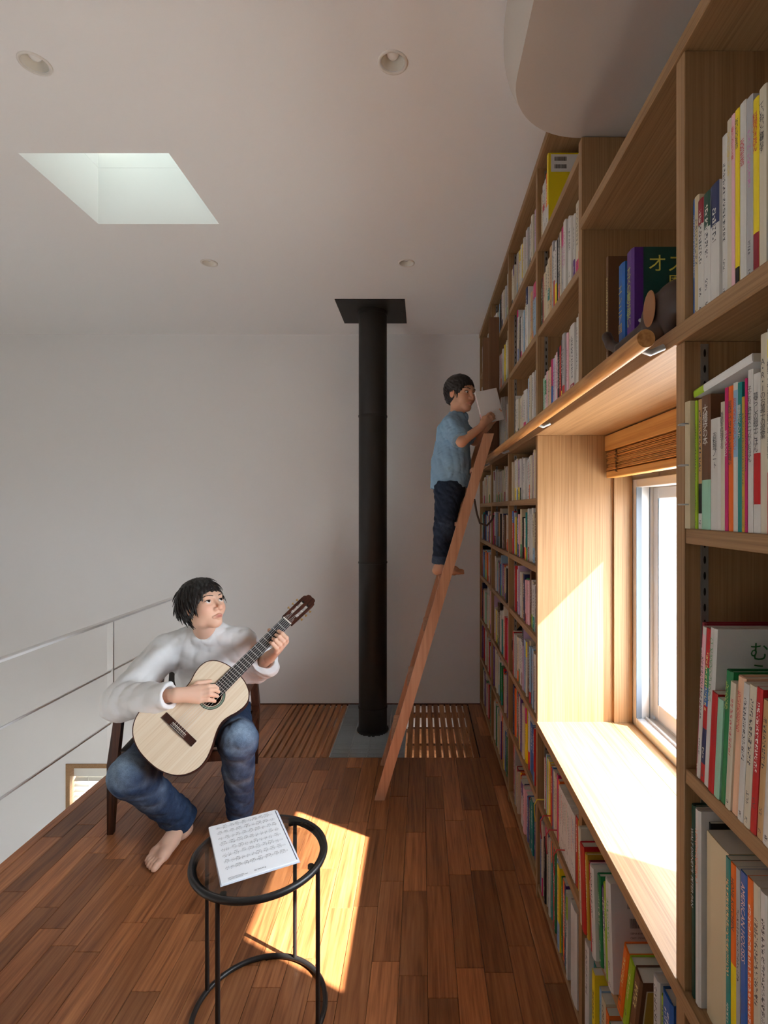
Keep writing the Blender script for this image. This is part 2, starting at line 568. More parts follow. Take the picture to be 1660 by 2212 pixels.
# ------------------------------------------------------------------ downlights
mtrim = mat('cream_trim', (.74,.71,.66,1), .45)
mrefl = mat('satin_reflector', (.80,.77,.70,1), .35, 0)
mbulb = mat('frosted_bulb', (.80,.79,.76,1), .25)
names = ['recessed downlight in the ceiling between skylight and the void', 'recessed downlight in the ceiling in front of the rounded soffit',
         'small recessed downlight above the guitarist beyond the skylight', 'small recessed downlight just in front of the flue plate']
for (x, y), lab in zip(DL, names):
    d = thing('downlight', lab, 'light', (x, y, ZC), 'recessed ceiling downlights')
    MB().lathe([(.0345, -.001), (.0360, -.0035), (.0425, -.0025), (.0430, 0)], 40, (x, y, ZC)).build('trim_ring', mtrim, d, True)
    MB().lathe([(.0342, -.001), (.0330, .004), (.0250, .050), (.020, .062), (.0001, .062)], 40, (x, y, ZC)).build('reflector', mrefl, d, True)
    MB().lathe([(.0001, .010), (.008, .011), (.0155, .017), (.0185, .027), (.0185, .045), (.012, .060)], 24, (x, y, ZC)).build('bulb', mbulb, d, True)

# ------------------------------------------------------------------ railing
r = thing('railing', 'thin white steel railing along the open floor edge', 'railing', (XL, 2.0, 0))
XR = -1.702
MB().bbox(XR-.018, XR+.018, YR+.02, YB-.002, .806, .818, .002).build('handrail', M['whitemetal'], r)
for z in (.252, .536):
    MB().bbox(XR-.0045, XR+.0045, YR+.02, YB-.002, z-.0045, z+.0045, .001).build('mid_rail', M['whitemetal'], r)
for y in (-.9, .35, 1.63, 2.909):
    MB().bbox(XR-.017, XR+.017, y-.006, y+.006, -.22, .806, .001).build('post', M['whitemetal'], r)

# ------------------------------------------------------------------ lower back window with venetian blind
x0, x1, z0, z1 = BW
w = thing('window_2', None, None, (x0, YB, z0)); w['kind'] = 'structure'
fm = M['oaky']; t = .03
MB().box(x0, x1, YB-.006, YB+.10, z1-t, z1).build('frame_head', fm, w)
MB().box(x0, x1, YB-.006, YB+.10, z0, z0+t).build('frame_sill', fm, w)
MB().box(x0, x0+t, YB-.006, YB+.10, z0+t, z1-t).build('frame_jamb', fm, w)
MB().box(x1-t, x1, YB-.006, YB+.10, z0+t, z1-t).build('frame_jamb', fm, w)
MB().box(x0+t, x1-t, YB+.11, YB+.114, z0+t, z1-t).build('pane', M['pane'], w)
bl = thing('venetian_blind', 'white venetian blind in the small oak window down in the void', 'blind', ((x0+x1)/2, YB+.05, z1-t))
MB().bbox(x0+t+.005, x1-t-.005, YB+.030, YB+.060, z1-t-.075, z1-t-.001, .002).build('headrail', M['whiteslat'], bl)
z = z1-t-.095
while z > z0+t+.04:
    yc = YB+.045; a = math.radians(42); wd = .024
    dy, dz = math.cos(a)*wd, math.sin(a)*wd
    MB().add([(x0+t+.008, yc-dy, z-dz), (x1-t-.008, yc-dy, z-dz), (x1-t-.008, yc, z+.003), (x0+t+.008, yc, z+.003), (x0+t+.008, yc+dy, z+dz), (x1-t-.008, yc+dy, z+dz)],
             [(0,1,2,3), (3,2,5,4)]).build('slat', M['whiteslat'], bl, fix=False)
    z -= .040
for xx in (x0+.15, x1-.15):
    MB().tube([(xx, YB+.018, z1-t-.07), (xx, YB+.018, z0+.08)], .0015, 6).build('cord', M['whiteslat'], bl)
portal('back_portal', ((x0+x1)/2, YB+.16, (z0+z1)/2), (0, -1, 0), x1-x0, z1-z0)

# tall left window: frame and panes
y0, y1, z0, z1 = GL
w = thing('window_3', None, None, (XLW, y0, z0)); w['kind'] = 'structure'
for a, b, c, d in ((y0, y1, z0, z0+.05), (y0, y1, z1-.05, z1), (y0, y0+.05, z0+.05, z1-.05), (y1-.05, y1, z0+.05, z1-.05), ((y0+y1)/2-.03, (y0+y1)/2+.03, z0+.05, z1-.05), (y0+.05, y1-.05, -1.0, -.92)):
    MB().box(XLW-.14, XLW-.06, a, b, c, d).build('window_frame', M['alu'], w)
MB().box(XLW-.102, XLW-.098, y0+.05, y1-.05, z0+.05, z1-.05).build('pane', M['pane'], w)
portal('left_portal', (XLW-.19, (y0+y1)/2, (z0+z1)/2), (1, 0, 0), y1-y0, z1-z0)
# lower right window
y0, y1, z0, z1 = LW
w = thing('window_4', None, None, (XW0, y0, z0)); w['kind'] = 'structure'
for a, b, c, d in ((y0, y1, z0, z0+.04), (y0, y1, z1-.04, z1), (y0, y0+.04, z0+.04, z1-.04), (y1-.04, y1, z0+.04, z1-.04)):
    MB().box(XW1-.10, XW1-.03, a, b, c, d).build('window_frame', M['alu'], w)
MB().box(XW1-.062, XW1-.058, y0+.04, y1-.04, z0+.04, z1-.04).build('pane', M['pane'], w)

# ------------------------------------------------------------------ main window beside the shelves
w = thing('window_1', None, None, (XW0, (WY0+WY1)/2, WZ0)); w['kind'] = 'structure'
# oak reveal lining, flush with the nook
lt = .012
MB().box(XW0-.004, XW0+.062, WY1, WY1+.012, WZ0, WZ1).build('reveal_lining', M['oak'], w)
MB().box(XW0-.004, XW0+.062, WY0-.012, WY0, WZ0, WZ1).build('reveal_lining', M['oak'], w)
MB().box(XW0-.004, XW0+.062, WY0, WY1, WZ0-.028, WZ0).build('reveal_sill', M['oaky'], w)
MB().box(XW0-.004, XW0+.062, WY0, WY1, WZ1-.012, WZ1).build('reveal_head', M['oaky'], w)
# outer lintel
MB().box(XW1-.09, XW1+.002, WY0-.012, WY1+.012, WHEAD, WZ1+.002).build('lintel', M['white'], w)
# aluminium frame
fx0, fx1 = XW0+.064, XW1-.02
gk = mat('grey_gasket', (.16,.20,.25,1), .5)
for a, b, c, d in ((WY1-.030, WY1+.012, WZ0-.028, WHEAD-.001), (WY0-.012, WY0+.030, WZ0-.028, WHEAD-.001), (WY0+.03, WY1-.03, WZ0-.028, WZ0+.028), (WY0+.03, WY1-.03, WHEAD-.03, WHEAD-.001)):
    MB().bbox(fx0, fx1, a, b, c, d, .002).build('window_frame', M['alu'], w)
MB().box(fx0-.001, fx0+.018, WY1-.034, WY1-.0302, WZ0+.03, WHEAD-.03).build('gasket', gk, w)
MB().box(fx0+.046, fx0+.049, WY1-.0325, WY1-.0302, WZ0+.03, WHEAD-.03).build('gasket', gk, w)
for q in range(3):
    MB().box(fx0+.03+.035*q, fx0+.036+.035*q, WY0+.03, WY1-.034, WZ0+.028, WZ0+.036).build('track', M['alu'], w)
ym = (WY0+WY1)/2
def sash(xc, a, b):
    t = .042; h = .015
    s_ = MB().bbox(xc-h, xc+h, b-t, b, WZ0+.038, WHEAD-.03, .002).bbox(xc-h, xc+h, a, a+t, WZ0+.038, WHEAD-.03, .002)
    s_.bbox(xc-h, xc+h, a+t, b-t, WZ0+.038, WZ0+.038+.055, .002).bbox(xc-h, xc+h, a+t, b-t, WHEAD-.03-.04, WHEAD-.03, .002)
    o = s_.build('sash', M['alu'], w)
    MB().box(xc-.003, xc+.003, a+t, b-t, WZ0+.093, WHEAD-.07).build('pane', M['pane'], o)
    MB().box(xc-h-.001, xc-h+.004, b-t-.006, b-t+.002, WZ0+.09, WHEAD-.07).build('gasket', gk, o)
sash(fx0+.075, WY0+.03, WY1-.030)
portal('window_portal', (XW1+.02, (WY0+WY1)/2, (WZ0+WHEAD)/2), (-1, 0, 0), WY1-WY0, WHEAD-WZ0)

# bamboo blind, drawn up
bl = thing('bamboo_blind', 'honey brown wooden blind drawn up over the window', 'blind', (XW0-.02, ym, WZ1-.01))
bx = XB+.005
ya, yb = WY0+.004, WY1+.010
MB().bbox(bx-.028, bx+.006, ya, yb, 1.630, 1.686, .002).build('headrail', M['bamboo'], bl)
nz = 15
for i in range(nz):
    z = 1.560+i*(1.626-1.560)/nz
    j = random.uniform(-.004, .004)
    MB().bbox(bx-.024+j, bx+.012+j, ya+.008, yb-.012+random.uniform(-.002,.002), z, z+.0030, .0006).build('slat', M['bamboo'], bl)
MB().bbox(bx-.026, bx+.010, ya+.006, yb-.010, 1.533, 1.556, .002).build('bottom_rail', M['bamboo'], bl)
for yy in (yb-.12, ya+.12):
    pts = []
    for i in range(22):
        pts.append((bx-.030+.003*math.sin(i*2.1), yy+.006*math.sin(i*1.7), 1.625-i*.0036))
    MB().tube(pts, .0028, 6).build('cord', M['cordt'], bl)
# ------------------------------------------------------------------ bookcase
bc = thing('built_in_bookcase', 'floor to ceiling oak bookcase built along the wall around the window', 'bookcase', (XS, 1.4, 0))
UP = [3.865, 3.237, 2.596, 1.957, 1.419, .869, .331, -.207, -.745]
T = .028
LEDGE0, LEDGE1 = 1.690, 1.720
SILL0, SILL1 = .617, .645
def upright(y, z0, z1, x0=XS):
    return MB().bbox(x0, XB, y-T/2, y+T/2, z0, z1, .0012).build('upright_panel', M['oak'], bc)
def shelf(ya, yb, ztop, th=.024, x0=XS+.002):
    return MB().bbox(x0, XB, ya, yb, ztop-th, ztop, .0012).build('shelf_board', M['oaky'], bc)
TOPZ = 2.183
for y in UP:
    if y > 1.9:
        upright(y, 0, LEDGE0); upright(y, LEDGE1, ZC-.006)
    elif y > 1.3:
        upright(y, 0, SILL0); upright(y, LEDGE1, 2.403)
    else:
        upright(y, 0, SILL0); upright(y, SILL1, LEDGE0); upright(y, LEDGE1, TOPZ-.026)
MB().bbox(XS-.006, XB, -.759, 3.876, LEDGE0, LEDGE1, .0015).build('ledge_board', M['oaky'], bc)
MB().bbox(XS-.004, XB, -.759, 1.943, SILL0, SILL1, .0015).build('sill_board', M['oaky'], bc)
MB().box(XB, XW0-.004, .883, 1.943, SILL0, SILL1).build('sill_back_strip', M['oaky'], bc)
MB().bbox(XS-.004, XB, 1.405, 3.876, ZC-.032, ZC-.0055, .0012).build('top_board', M['oaky'], bc)
MB().bbox(XS-.004, XB, -.759, 1.404, TOPZ-.026, TOPZ, .0012).build('top_board', M['oaky'], bc)
MB().bbox(XS+.002, XB, -.759, 3.876, .028, .052, .0012).build('base_board', M['oaky'], bc)
MB().box(XS+.012, XS+.03, -.759, 3.876, 0, .028).build('kick_board', M['oaky'], bc)
bays = [(UP[i+1]+T/2, UP[i]-T/2) for i in range(len(UP)-1)]     # (near, far)
LOWZ = [1.461, 1.208, .945, .640, .360]
UPZ = [2.073, 2.384]
for i in (0, 1, 2):
    for z in UPZ+LOWZ: shelf(*bays[i], z)
for z in UPZ: shelf(*bays[3], z)
for i in (3, 4): shelf(*bays[i], .360)
for i in (5, 6, 7):
    for z in (1.389, 1.004, .330): shelf(*bays[i], z)
# back panels: over and under the window, and full height elsewhere
MB().box(XB, XW0-.001, 1.943, 3.876, 0, ZC-.006).build('back_panel', M['oak'], bc)
MB().box(XB, XW0-.001, .883, 1.943, LEDGE0+.002, 2.40).build('back_panel', M['oak'], bc)
MB().box(XB, XW0-.001, .883, 1.943, 0, SILL0).build('back_panel', M['oak'], bc)
MB().box(XB, XW0-.001, -.759, .883, 0, 2.18).build('back_panel', M['oak'], bc)
# pierced metal standards on the uprights
m = mat('pierced_steel_strip', (.34,.33,.31,1), .45, .7)
tc = N(m, 'ShaderNodeTexCoord'); sp = N(m, 'ShaderNodeSeparateXYZ'); L(m, tc.outputs['Object'], sp.inputs[0])
fz = math_n(m, 'FRACT', math_n(m, 'MULTIPLY', sp.outputs[2], 1/.0255)); fz = math_n(m, 'SUBTRACT', fz, .5); fz = math_n(m, 'MULTIPLY', fz, 2.2)
fx = math_n(m, 'SUBTRACT', sp.outputs[0], .4535); fx = math_n(m, 'MULTIPLY', fx, 1/.0105)
d2 = math_n(m, 'ADD', math_n(m, 'MULTIPLY', fz, fz), math_n(m, 'MULTIPLY', math_n(m, 'MULTIPLY', fx, fx), 9.0))
hole = math_n(m, 'LESS_THAN', d2, .30)
L(m, mixc(m, (.34,.33,.31,1), (.03,.025,.02,1), hole), m.node_tree.nodes['Principled BSDF'].inputs['Base Color'])
for y in UP[1:7]:
    for z0, z1 in (((.06, LEDGE0-.01 if y > 2 else SILL0-.005), (LEDGE1+.01, ZC-.04)) if y > 1.9 else (((.06, SILL0-.005),) if y > 1.3 else ((SILL1+.01, LEDGE0-.005),))):
        MB().box(.4475, .4595, y-T/2-.002, y-T/2-.0001, z0, z1).build('shelf_standard', m, bc)
# two fins that stand out of the far upper shelves
mfin = wood('brown_fin_wood', srgb(104,70,48), srgb(124,86,60), srgb(138,98,70), 'z', fine=120, coarse=9, stretch=.02)
for y, zt in ((2.915, 2.47), (3.20, 2.45)):
    MB().bbox(.366, XS+.0015, y-.006, y+.006, 1.735, zt, .001).build('fin_panel', mfin, bc)

# round ladder rail on pegs
rl = thing('ladder_rail', 'round oak ladder rail running along the ledge above the window', 'rail', (.365, 1.9, 1.70))
MB().tube([(.365, .866, 1.698), (.365, .868, 1.698), (.365, 3.30, 1.698)], .0155, 24, radii=[.0148, .0155, .0155]).build('bar', M['oakrail'], rl, 'auto')
for y in (.90, 1.70, 2.50, 3.22):
    MB().tube([(.370, y, 1.690), (.386, y, 1.684), (XS-.0125, y, 1.694)], .0055, 10).build('bracket', M['steel'], rl, 'auto')

# ------------------------------------------------------------------ books
PAL = {'white': (206,202,196), 'ivory': (204,194,172), 'cream': (200,184,150), 'grey': (170,168,168), 'pink': (228,178,186), 'lilac': (188,160,190),
       'magenta': (196,30,104), 'red': (186,26,30), 'crimson': (140,26,44), 'orange': (226,104,28), 'yellow': (232,206,30), 'mustard': (190,148,44),
       'lime': (156,190,40), 'green': (30,124,70), 'dark green': (24,66,50), 'teal': (20,128,124), 'blue': (40,96,168), 'navy': (32,42,84),
       'light blue': (142,176,204), 'purple': (86,44,120), 'brown': (104,70,46), 'tan': (190,152,106), 'black': (26,24,26), 'peach': (228,182,148), 'mint': (150,196,170)}
bm_ = mat('book_print', (.8,.8,.8,1), .42, 0, .35)
ca = N(bm_, 'ShaderNodeVertexColor'); ca.layer_name = 'Col'
ci = N(bm_, 'ShaderNodeVertexColor'); ci.layer_name = 'Ink'
uvn = N(bm_, 'ShaderNodeUVMap'); uvn.uv_map = 'UVMap'
sp = N(bm_, 'ShaderNodeSeparateXYZ'); L(bm_, uvn.outputs[0], sp.inputs[0])
nz_ = N(bm_, 'ShaderNodeTexNoise'); nz_.inputs['Scale'].default_value = 3.1; nz_.inputs['Detail'].default_value = 1.2
mpn = N(bm_, 'ShaderNodeMapping'); mpn.inputs['Scale'].default_value = (1.0, .95, 1.0); L(bm_, uvn.outputs[0], mpn.inputs[0]); L(bm_, mpn.outputs[0], nz_.inputs['Vector'])
g1 = math_n(bm_, 'GREATER_THAN', nz_.outputs[0], .505)
fv = math_n(bm_, 'FRACT', sp.outputs[1]); cell_ = math_n(bm_, 'MULTIPLY', math_n(bm_, 'GREATER_THAN', fv, .10), math_n(bm_, 'LESS_THAN', fv, .90))
fu = math_n(bm_, 'ABSOLUTE', math_n(bm_, 'SUBTRACT', math_n(bm_, 'FRACT', sp.outputs[0]), .5)); um = math_n(bm_, 'LESS_THAN', fu, .34)
on = math_n(bm_, 'MULTIPLY', math_n(bm_, 'MULTIPLY', g1, cell_), math_n(bm_, 'MULTIPLY', um, ci.outputs[1]))
L(bm_, mixc(bm_, ca.outputs[0], ci.outputs[0], on), bm_.node_tree.nodes['Principled BSDF'].inputs['Base Color'])
M['book'] = bm_
PAGE = (.62, .57, .48)
def lin(c):
    if isinstance(c, str): c = PAL[c]
    return srgb(*c)[:3]

class Geo:
    def __init__(s): s.v = []; s.f = []; s.col = []; s.ink = []; s.uv = []
    def face(s, pts, col, ink=None, uv=None):
        b = len(s.v); s.v += [tuple(p) for p in pts]; s.f.append(tuple(range(b, b+len(pts))))
        for k in range(len(pts)):
            s.col.append((*col, 1.0)); s.ink.append((*(ink or (0,0,0)), 1.0 if ink else 0.0)); s.uv.append(uv[k] if uv else (0.0, 0.0))
    def join(s, o, mx):
        b = len(s.v); s.v += [tuple(mx @ Vector(p)) for p in o.v]; s.f += [tuple(b+i for i in f) for f in o.f]
        s.col += o.col; s.ink += o.ink; s.uv += o.uv
    def mesh(s, name):
        me = bpy.data.meshes.new(name); me.from_pydata(s.v, [], s.f)
        a = me.color_attributes.new('Col', 'FLOAT_COLOR', 'CORNER'); a.data.foreach_set('color', np.array(s.col, dtype=np.float32).ravel())
        a = me.color_attributes.new('Ink', 'FLOAT_COLOR', 'CORNER'); a.data.foreach_set('color', np.array(s.ink, dtype=np.float32).ravel())
        u = me.uv_layers.new(name='UVMap'); u.data.foreach_set('uv', np.array(s.uv, dtype=np.float32).ravel())
        me.materials.append(M['book']); me.update(); return me

def book_geo(t, h, d, col, bands, ink, hard, seed, plain=False):
    """origin at the middle of the spine's foot; spine at x=0 facing -x, thickness along y"""
    rg = random.Random(seed)
    c = lin(col) if not isinstance(col, tuple) else col
    cov = Geo(); pag = Geo()
    ht = t/2; rnd = min(.35*t, .004) if hard else min(.12*t, .0015)
    zs = {0.0, h}
    segs = []
    for (a, b, bc_) in bands: zs |= {round(a*h, 5), round(b*h, 5)}
    texts = []
    if not plain:
        a = rg.uniform(.80, .93); b = rg.uniform(.30, .55); texts.append((b, a, min(.66*t, .012), ink))
        if rg.random() < .8: texts.append((rg.uniform(.14, .18), rg.uniform(.22, .27), min(.5*t, .007), (.08,.08,.09)))
        if rg.random() < .7: texts.append((.03, .07, min(.6*t, .007), (.08,.08,.09)))
    for q in texts: zs |= {round(q[0]*h, 5), round(q[1]*h, 5)}
    zs = sorted(zs)
    prof = [(-ht, rnd), (-ht*.55, rnd*.2), (ht*.55, rnd*.2), (ht, rnd)]
    off = rg.uniform(0, 90)
    for z0, z1 in zip(zs[:-1], zs[1:]):
        zm = (z0+z1)/2/h
        cc = c
        for (a, b, bc_) in bands:
            if a < zm < b: cc = lin(bc_)
        tx = next((q for q in texts if q[0] < zm < q[1]), None)
        for k in range(3):
            (ya, xa), (yb, xb) = prof[k], prof[k+1]
            pts = [(xa, ya, z0), (xb, yb, z0), (xb, yb, z1), (xa, ya, z1)]
            if tx and k == 1:
                g = tx[2]
                ink_ = tx[3]
                if sum(cc) < .5 and sum(ink_) < .6: ink_ = (.75,.72,.62)
                u0, u1 = .5+ya/g, .5+yb/g
                u0, u1 = max(u0, .02), min(u1, .98)
                v0, v1 = z0/g+math.floor(off)*1.0, z1/g+math.floor(off)*1.0
                cov.face(pts, cc, ink_, [(u0+math.floor(off)*3, v0), (u1+math.floor(off)*3, v0), (u1+math.floor(off)*3, v1), (u0+math.floor(off)*3, v1)])
            else: cov.face(pts, cc)
    # boards
    bt = min(.0022, t*.2) if hard else min(.0005, t*.2)
    cb = tuple(min(1, q*1.0) for q in c)
    low = 0.0
    for sgn in (-1, 1):
        yo, yi = sgn*ht, sgn*(ht-bt)
        cov.face([(rnd, yo, 0), (d, yo, 0), (d, yo, h), (rnd, yo, h)], cb)
        cov.face([(rnd, yi, 0), (d, yi, 0), (d, yi, h), (rnd, yi, h)], cb)
        cov.face([(rnd, yo, h), (d, yo, h), (d, yi, h), (rnd, yi, h)], cb)
        cov.face([(rnd, yo, 0), (d, yo, 0), (d, yi, 0), (rnd, yi, 0)], cb)
        cov.face([(d, yo, 0), (d, yi, 0), (d, yi, h), (d, yo, h)], cb)
    cov.face([(rnd*.2, -ht*.55, h), (rnd*.2, ht*.55, h), (rnd, ht, h), (rnd+.001, ht, h), (rnd+.001, -ht, h), (rnd, -ht, h)], cb)
    ins = .003 if hard else .0003
    y0, y1, x0, x1, z0, z1 = -ht+bt, ht-bt, rnd+.0008, d-ins, ins*.5, h-ins
    P = [(x0,y0,z0),(x1,y0,z0),(x1,y1,z0),(x0,y1,z0),(x0,y0,z1),(x1,y0,z1),(x1,y1,z1),(x0,y1,z1)]
    for f in ((3,2,1,0),(4,5,6,7),(0,1,5,4),(1,2,6,5),(2,3,7,6),(3,0,4,7)): pag.face([P[i] for i in f], PAGE)
    return cov, pag

ORD = 'first second third fourth fifth sixth seventh eighth ninth tenth eleventh twelfth thirteenth fourteenth fifteenth sixteenth seventeenth eighteenth nineteenth twentieth'.split()
def ordinal(i):
    if i < 20: return ORD[i]
    tens = {2: 'twenty', 3: 'thirty', 4: 'forty'}[(i+1)//10]
    return tens+('-'+ORD[(i+1) % 10-1] if (i+1) % 10 else 'th').replace('tyth', 'tieth')

BOOKS = []
def add_book(y, z, t, h, col, bands=(), ink=(.05,.05,.06), d=None, setback=.008, tilt=0.0, hard=False, where='', n=0, seed=0, plain=False, score=None, desc=None):
    """y: centre of the foot of the spine"""
    BOOKS.append(dict(y=y, z=z, t=t, h=h, col=col, bands=bands, ink=ink, d=d or min(h*.72, .20), sb=setback, tilt=tilt, hard=hard, where=where, n=n, seed=seed, plain=plain, desc=desc,
                      score=score if score is not None else h*t/(y*y)))

INKS = [(.05,.05,.06)]*6+[(.5,.03,.04), (.04,.12,.40), (.03,.28,.10), (.45,.05,.2)]
def rand_book(rg, style):
    r = rg.random()
    if style == 'white':
        col = rg.choices(['white','ivory','grey','cream','pink','light blue','yellow','black','lilac','tan'], [50,18,7,7,3,3,3,3,3,3])[0]
    elif style == 'mixed':
        col = rg.choices(['white','ivory','grey','cream','pink','light blue','yellow','black','lilac','tan','green','teal','navy','crimson','orange','red','mint','magenta','brown','blue'], [24,13,6,8,4,5,3,5,4,5,3,3,4,3,3,3,3,2,4,3])[0]
    else:
        col = rg.choices(['white','ivory','red','orange','yellow','green','blue','light blue','purple','navy','pink','black','lime','teal','crimson','cream','magenta','grey'], [18,8,8,6,6,6,7,5,4,4,3,5,3,4,4,5,2,4])[0]
    bands = []
    light = col in ('white','ivory','cream','grey','pink','light blue','lilac','mint')
    if rg.random() < (.42 if light else .2):
        bc_ = rg.choice(['red','orange','yellow','magenta','blue','green','black','teal','lime','crimson','navy','purple','light blue'])
        a = rg.choice([0, 0, 0, .72]); bands.append((a, a+rg.uniform(.2, .34), bc_) if a == 0 else (a, 1.0, bc_))
    ink = rg.choice(INKS) if light or col in ('yellow','tan','lime') else (.75,.72,.64)
    return col, bands, ink

def fill(rg, yfar, ynear, z0, hmax, where, style='white', hr=(.185, .215), tr=(.012, .034), gap_far=0, gap_near=.004, tall=.12, sb=(.003, .016), hard=.3, tiltp=.0, pre=(), ramp_h=False):
    """books from the far end of a cell to its near end; pre: fixed books first"""
    y = yfar-gap_far-.0035
    n = 0
    for p in pre:
        p = dict(p); t = p.pop('t')
        add_book(y-t/2, z0, t, p.pop('h'), p.pop('col'), where=where, n=n, seed=rg.randrange(10**6), **p); y -= t+.0006; n += 1
    if pre and pre[-1].get('tilt'): y -= .028
    base = rg.uniform(*hr)
    while True:
        t = rg.uniform(*tr) if rg.random() < .85 else rg.uniform(tr[1], tr[1]*1.35)
        if y-t < ynear+gap_near: break
        if rg.random() < .22: base = rg.uniform(*hr)
        h = base+rg.uniform(-.006, .006)
        if rg.random() < tall: h = hmax-rg.uniform(.012, .04)
        h = min(h, hmax-.012)
        col, bands, ink = rand_book(rg, style)
        hd = rg.random() < hard
        add_book(y-t/2, z0, t, h, col, bands, ink, d=rg.uniform(.135, .20), setback=rg.uniform(*sb), hard=hd, where=where, n=n, seed=rg.randrange(10**6))
        y -= t+.0006; n += 1

B = bays
rg = random.Random(5)
def C(i): return B[i][1], B[i][0]
bayname = {0: 'bay by the white wall', 1: 'bay behind the ladder', 2: 'bay between ladder and window'}
toprow, midrow, railrow = 'ceiling row', 'second row from ceiling', 'row behind the rail'
# upper rows
for i in (0, 1, 2):
    yf, yn = C(i)
    fill(rg, yf, yn, 2.384, .276, f'{toprow}, {bayname[i]}', 'white', (.17, .20), tall=.06)
    fill(rg, yf, yn, 2.073, .285, f'{midrow}, {bayname[i]}', 'white', (.185, .225), gap_far=(0, .22, .10)[i], tall=.1)
    fill(rg, yf, yn, 1.720, .325, f'{railrow}, {bayname[i]}', 'white', (.18, .24), gap_far=(.0, .1, .08)[i], tall=.06)
# bay over the window, ladder end
W3 = 'over the window'
yf, yn = C(3)
D = dict
fill(rg, yf, yf-.17, 2.384, .276, f'{toprow} {W3}', 'white', pre=[D(t=.020, h=.176, col='cream'), D(t=.028, h=.196, col='white', bands=[(.5,.62,'red')]), D(t=.024, h=.196, col='white'),
     D(t=.030, h=.205, col='orange', bands=[(0,.42,'white')], ink=(.9,.8,.7)), D(t=.022, h=.250, col='yellow', bands=[(0,.3,'white')], plain=True, desc='yellow picture book with white barcode panel', d=.20, setback=.004)], tr=(.5,.6))
fill(rg, yf, yn, 2.073, .285, f'{midrow} {W3}', 'white', (.19, .225), gap_far=0, gap_near=.004, tall=.14, pre=[D(t=.022, h=.180, col='dark green', ink=(.7,.7,.6)), D(t=.014, h=.18, col='crimson', ink=(.8,.7,.6)), D(t=.03, h=.182, col='cream', ink=(.4,.05,.05)),
     D(t=.03, h=.195, col='ivory'), D(t=.028, h=.205, col='cream', bands=[(.3,.5,'teal')]), D(t=.030, h=.232, col='tan', ink=(.3,.1,.03)), D(t=.022, h=.235, col='grey'), D(t=.016, h=.195, col='white', bands=[(0,.5,'red')]), D(t=.026, h=.215, col='black', bands=[(0,.36,'yellow'), (.36,1,'white')])])
fill(rg, yf, yn, 1.720, .325, f'{railrow} {W3}', 'white', (.19, .235), gap_far=.03, tall=.05, pre=[D(t=.022, h=.165, col='mint'), D(t=.026, h=.170, col='white', bands=[(.6,.9,'green')]), D(t=.020, h=.178, col='pink', ink=(.5,.05,.1)), D(t=.024, h=.175, col='cream'), D(t=.022, h=.18, col='peach'),
     D(t=.026, h=.200, col='blue', bands=[(.55,1,'magenta')]), D(t=.022, h=.196, col='lilac'), D(t=.018, h=.20, col='white', bands=[(.0,.25,'red')]), D(t=.016, h=.205, col='pink'), D(t=.024, h=.215, col='black', bands=[(.2,.9,'black')], ink=(.8,.8,.75)), D(t=.020, h=.212, col='red', ink=(.8,.7,.3)), D(t=.026, h=.225, col='black', bands=[(0,.3,'yellow')], ink=(.8,.8,.75))])
# lower rows
rows = [('first row under the rail', 1.461, .205), ('second row under the rail', 1.208, .229), ('third row under the rail', .945, .239), ('fourth row under the rail', .640, .281), ('second row from the floor', .360, .256), ('floor row', .052, .284)]
for i in (0, 1, 2):
    yf, yn = C(i)
    for k, (rn, z, hm) in enumerate(rows):
        st = 'white' if k == 0 else ('mixed' if k < 4 else 'color')
        hr = (.165, .188) if k == 0 else ((.17, .20) if k < 3 else (.185, .235))
        fill(rg, yf, yn, z, hm, f'{rn}, {bayname[i]}', st, hr, gap_far=.0 if i < 2 else (0, 0, .04, .05, .05, .03)[k], tall=(.1, .16, .18, .2, .2, .22)[k], hard=.45)
# under the window
yf, yn = C(3)
wq = ', under the window ladder end'
comics = [D(t=.0128, h=.192, col='white', ink=random.Random(k).choice([(.6,.1,.05),(.05,.05,.06),(.1,.3,.12),(.1,.1,.4)]), setback=.006) for k in range(13)]
fill(rg, yf, yn, .360, .256, 'upper row'+wq, 'color', (.19, .23), tr=(.012,.026), gap_far=.05, pre=[D(t=.012, h=.18, col='white', ink=(.5,.05,.05)), D(t=.014, h=.19, col='crimson'), D(t=.012, h=.205, col='light blue'), D(t=.012, h=.20, col='lime'), D(t=.012, h=.202, col='ivory'),
     D(t=.016, h=.200, col='yellow'), D(t=.012, h=.198, col='mustard'), D(t=.022, h=.195, col='red', ink=(.9,.8,.7)), D(t=.012, h=.205, col='blue'), D(t=.026, h=.200, col='ivory'), D(t=.020, h=.19, col='cream'), D(t=.014, h=.21, col='magenta'), D(t=.018, h=.2, col='orange')]+comics+[D(t=.020, h=.196, col='red', ink=(.9,.8,.7))])
fill(rg, yf, yn+.10, .052, .284, 'floor row'+wq, 'color', (.22, .262), tr=(.009, .022), sb=(-.004, .010), tall=.25)
add_book(yn+.050, .052, .062, .262, 'white', hard=True, where='floor row'+wq, n=40, seed=3, plain=True, d=.235, setback=-.006, desc='thick white slipcase book')
yf, yn = C(4)
wq = ', under the window far from ladder'
SP = 'upper row'+wq
lean = []
fill(rg, yf, yf-.02, .052, .284, 'floor row'+wq, 'color', (.2, .24), gap_far=.02, tr=(.5, .6), pre=[D(t=.034, h=.255, col='white', ink=(.05,.05,.05), setback=-.004), D(t=.02, h=.225, col='teal'), D(t=.022, h=.225, col='yellow', setback=-.003), D(t=.014, h=.2, col='light blue'), D(t=.03, h=.196, col='cream'), D(t=.022, h=.19, col='orange'), D(t=.03, h=.18, col='green'), D(t=.024, h=.165, col='magenta'), D(t=.022, h=.15, col='black'), D(t=.03, h=.14, col='ivory')])
y = yf-.036
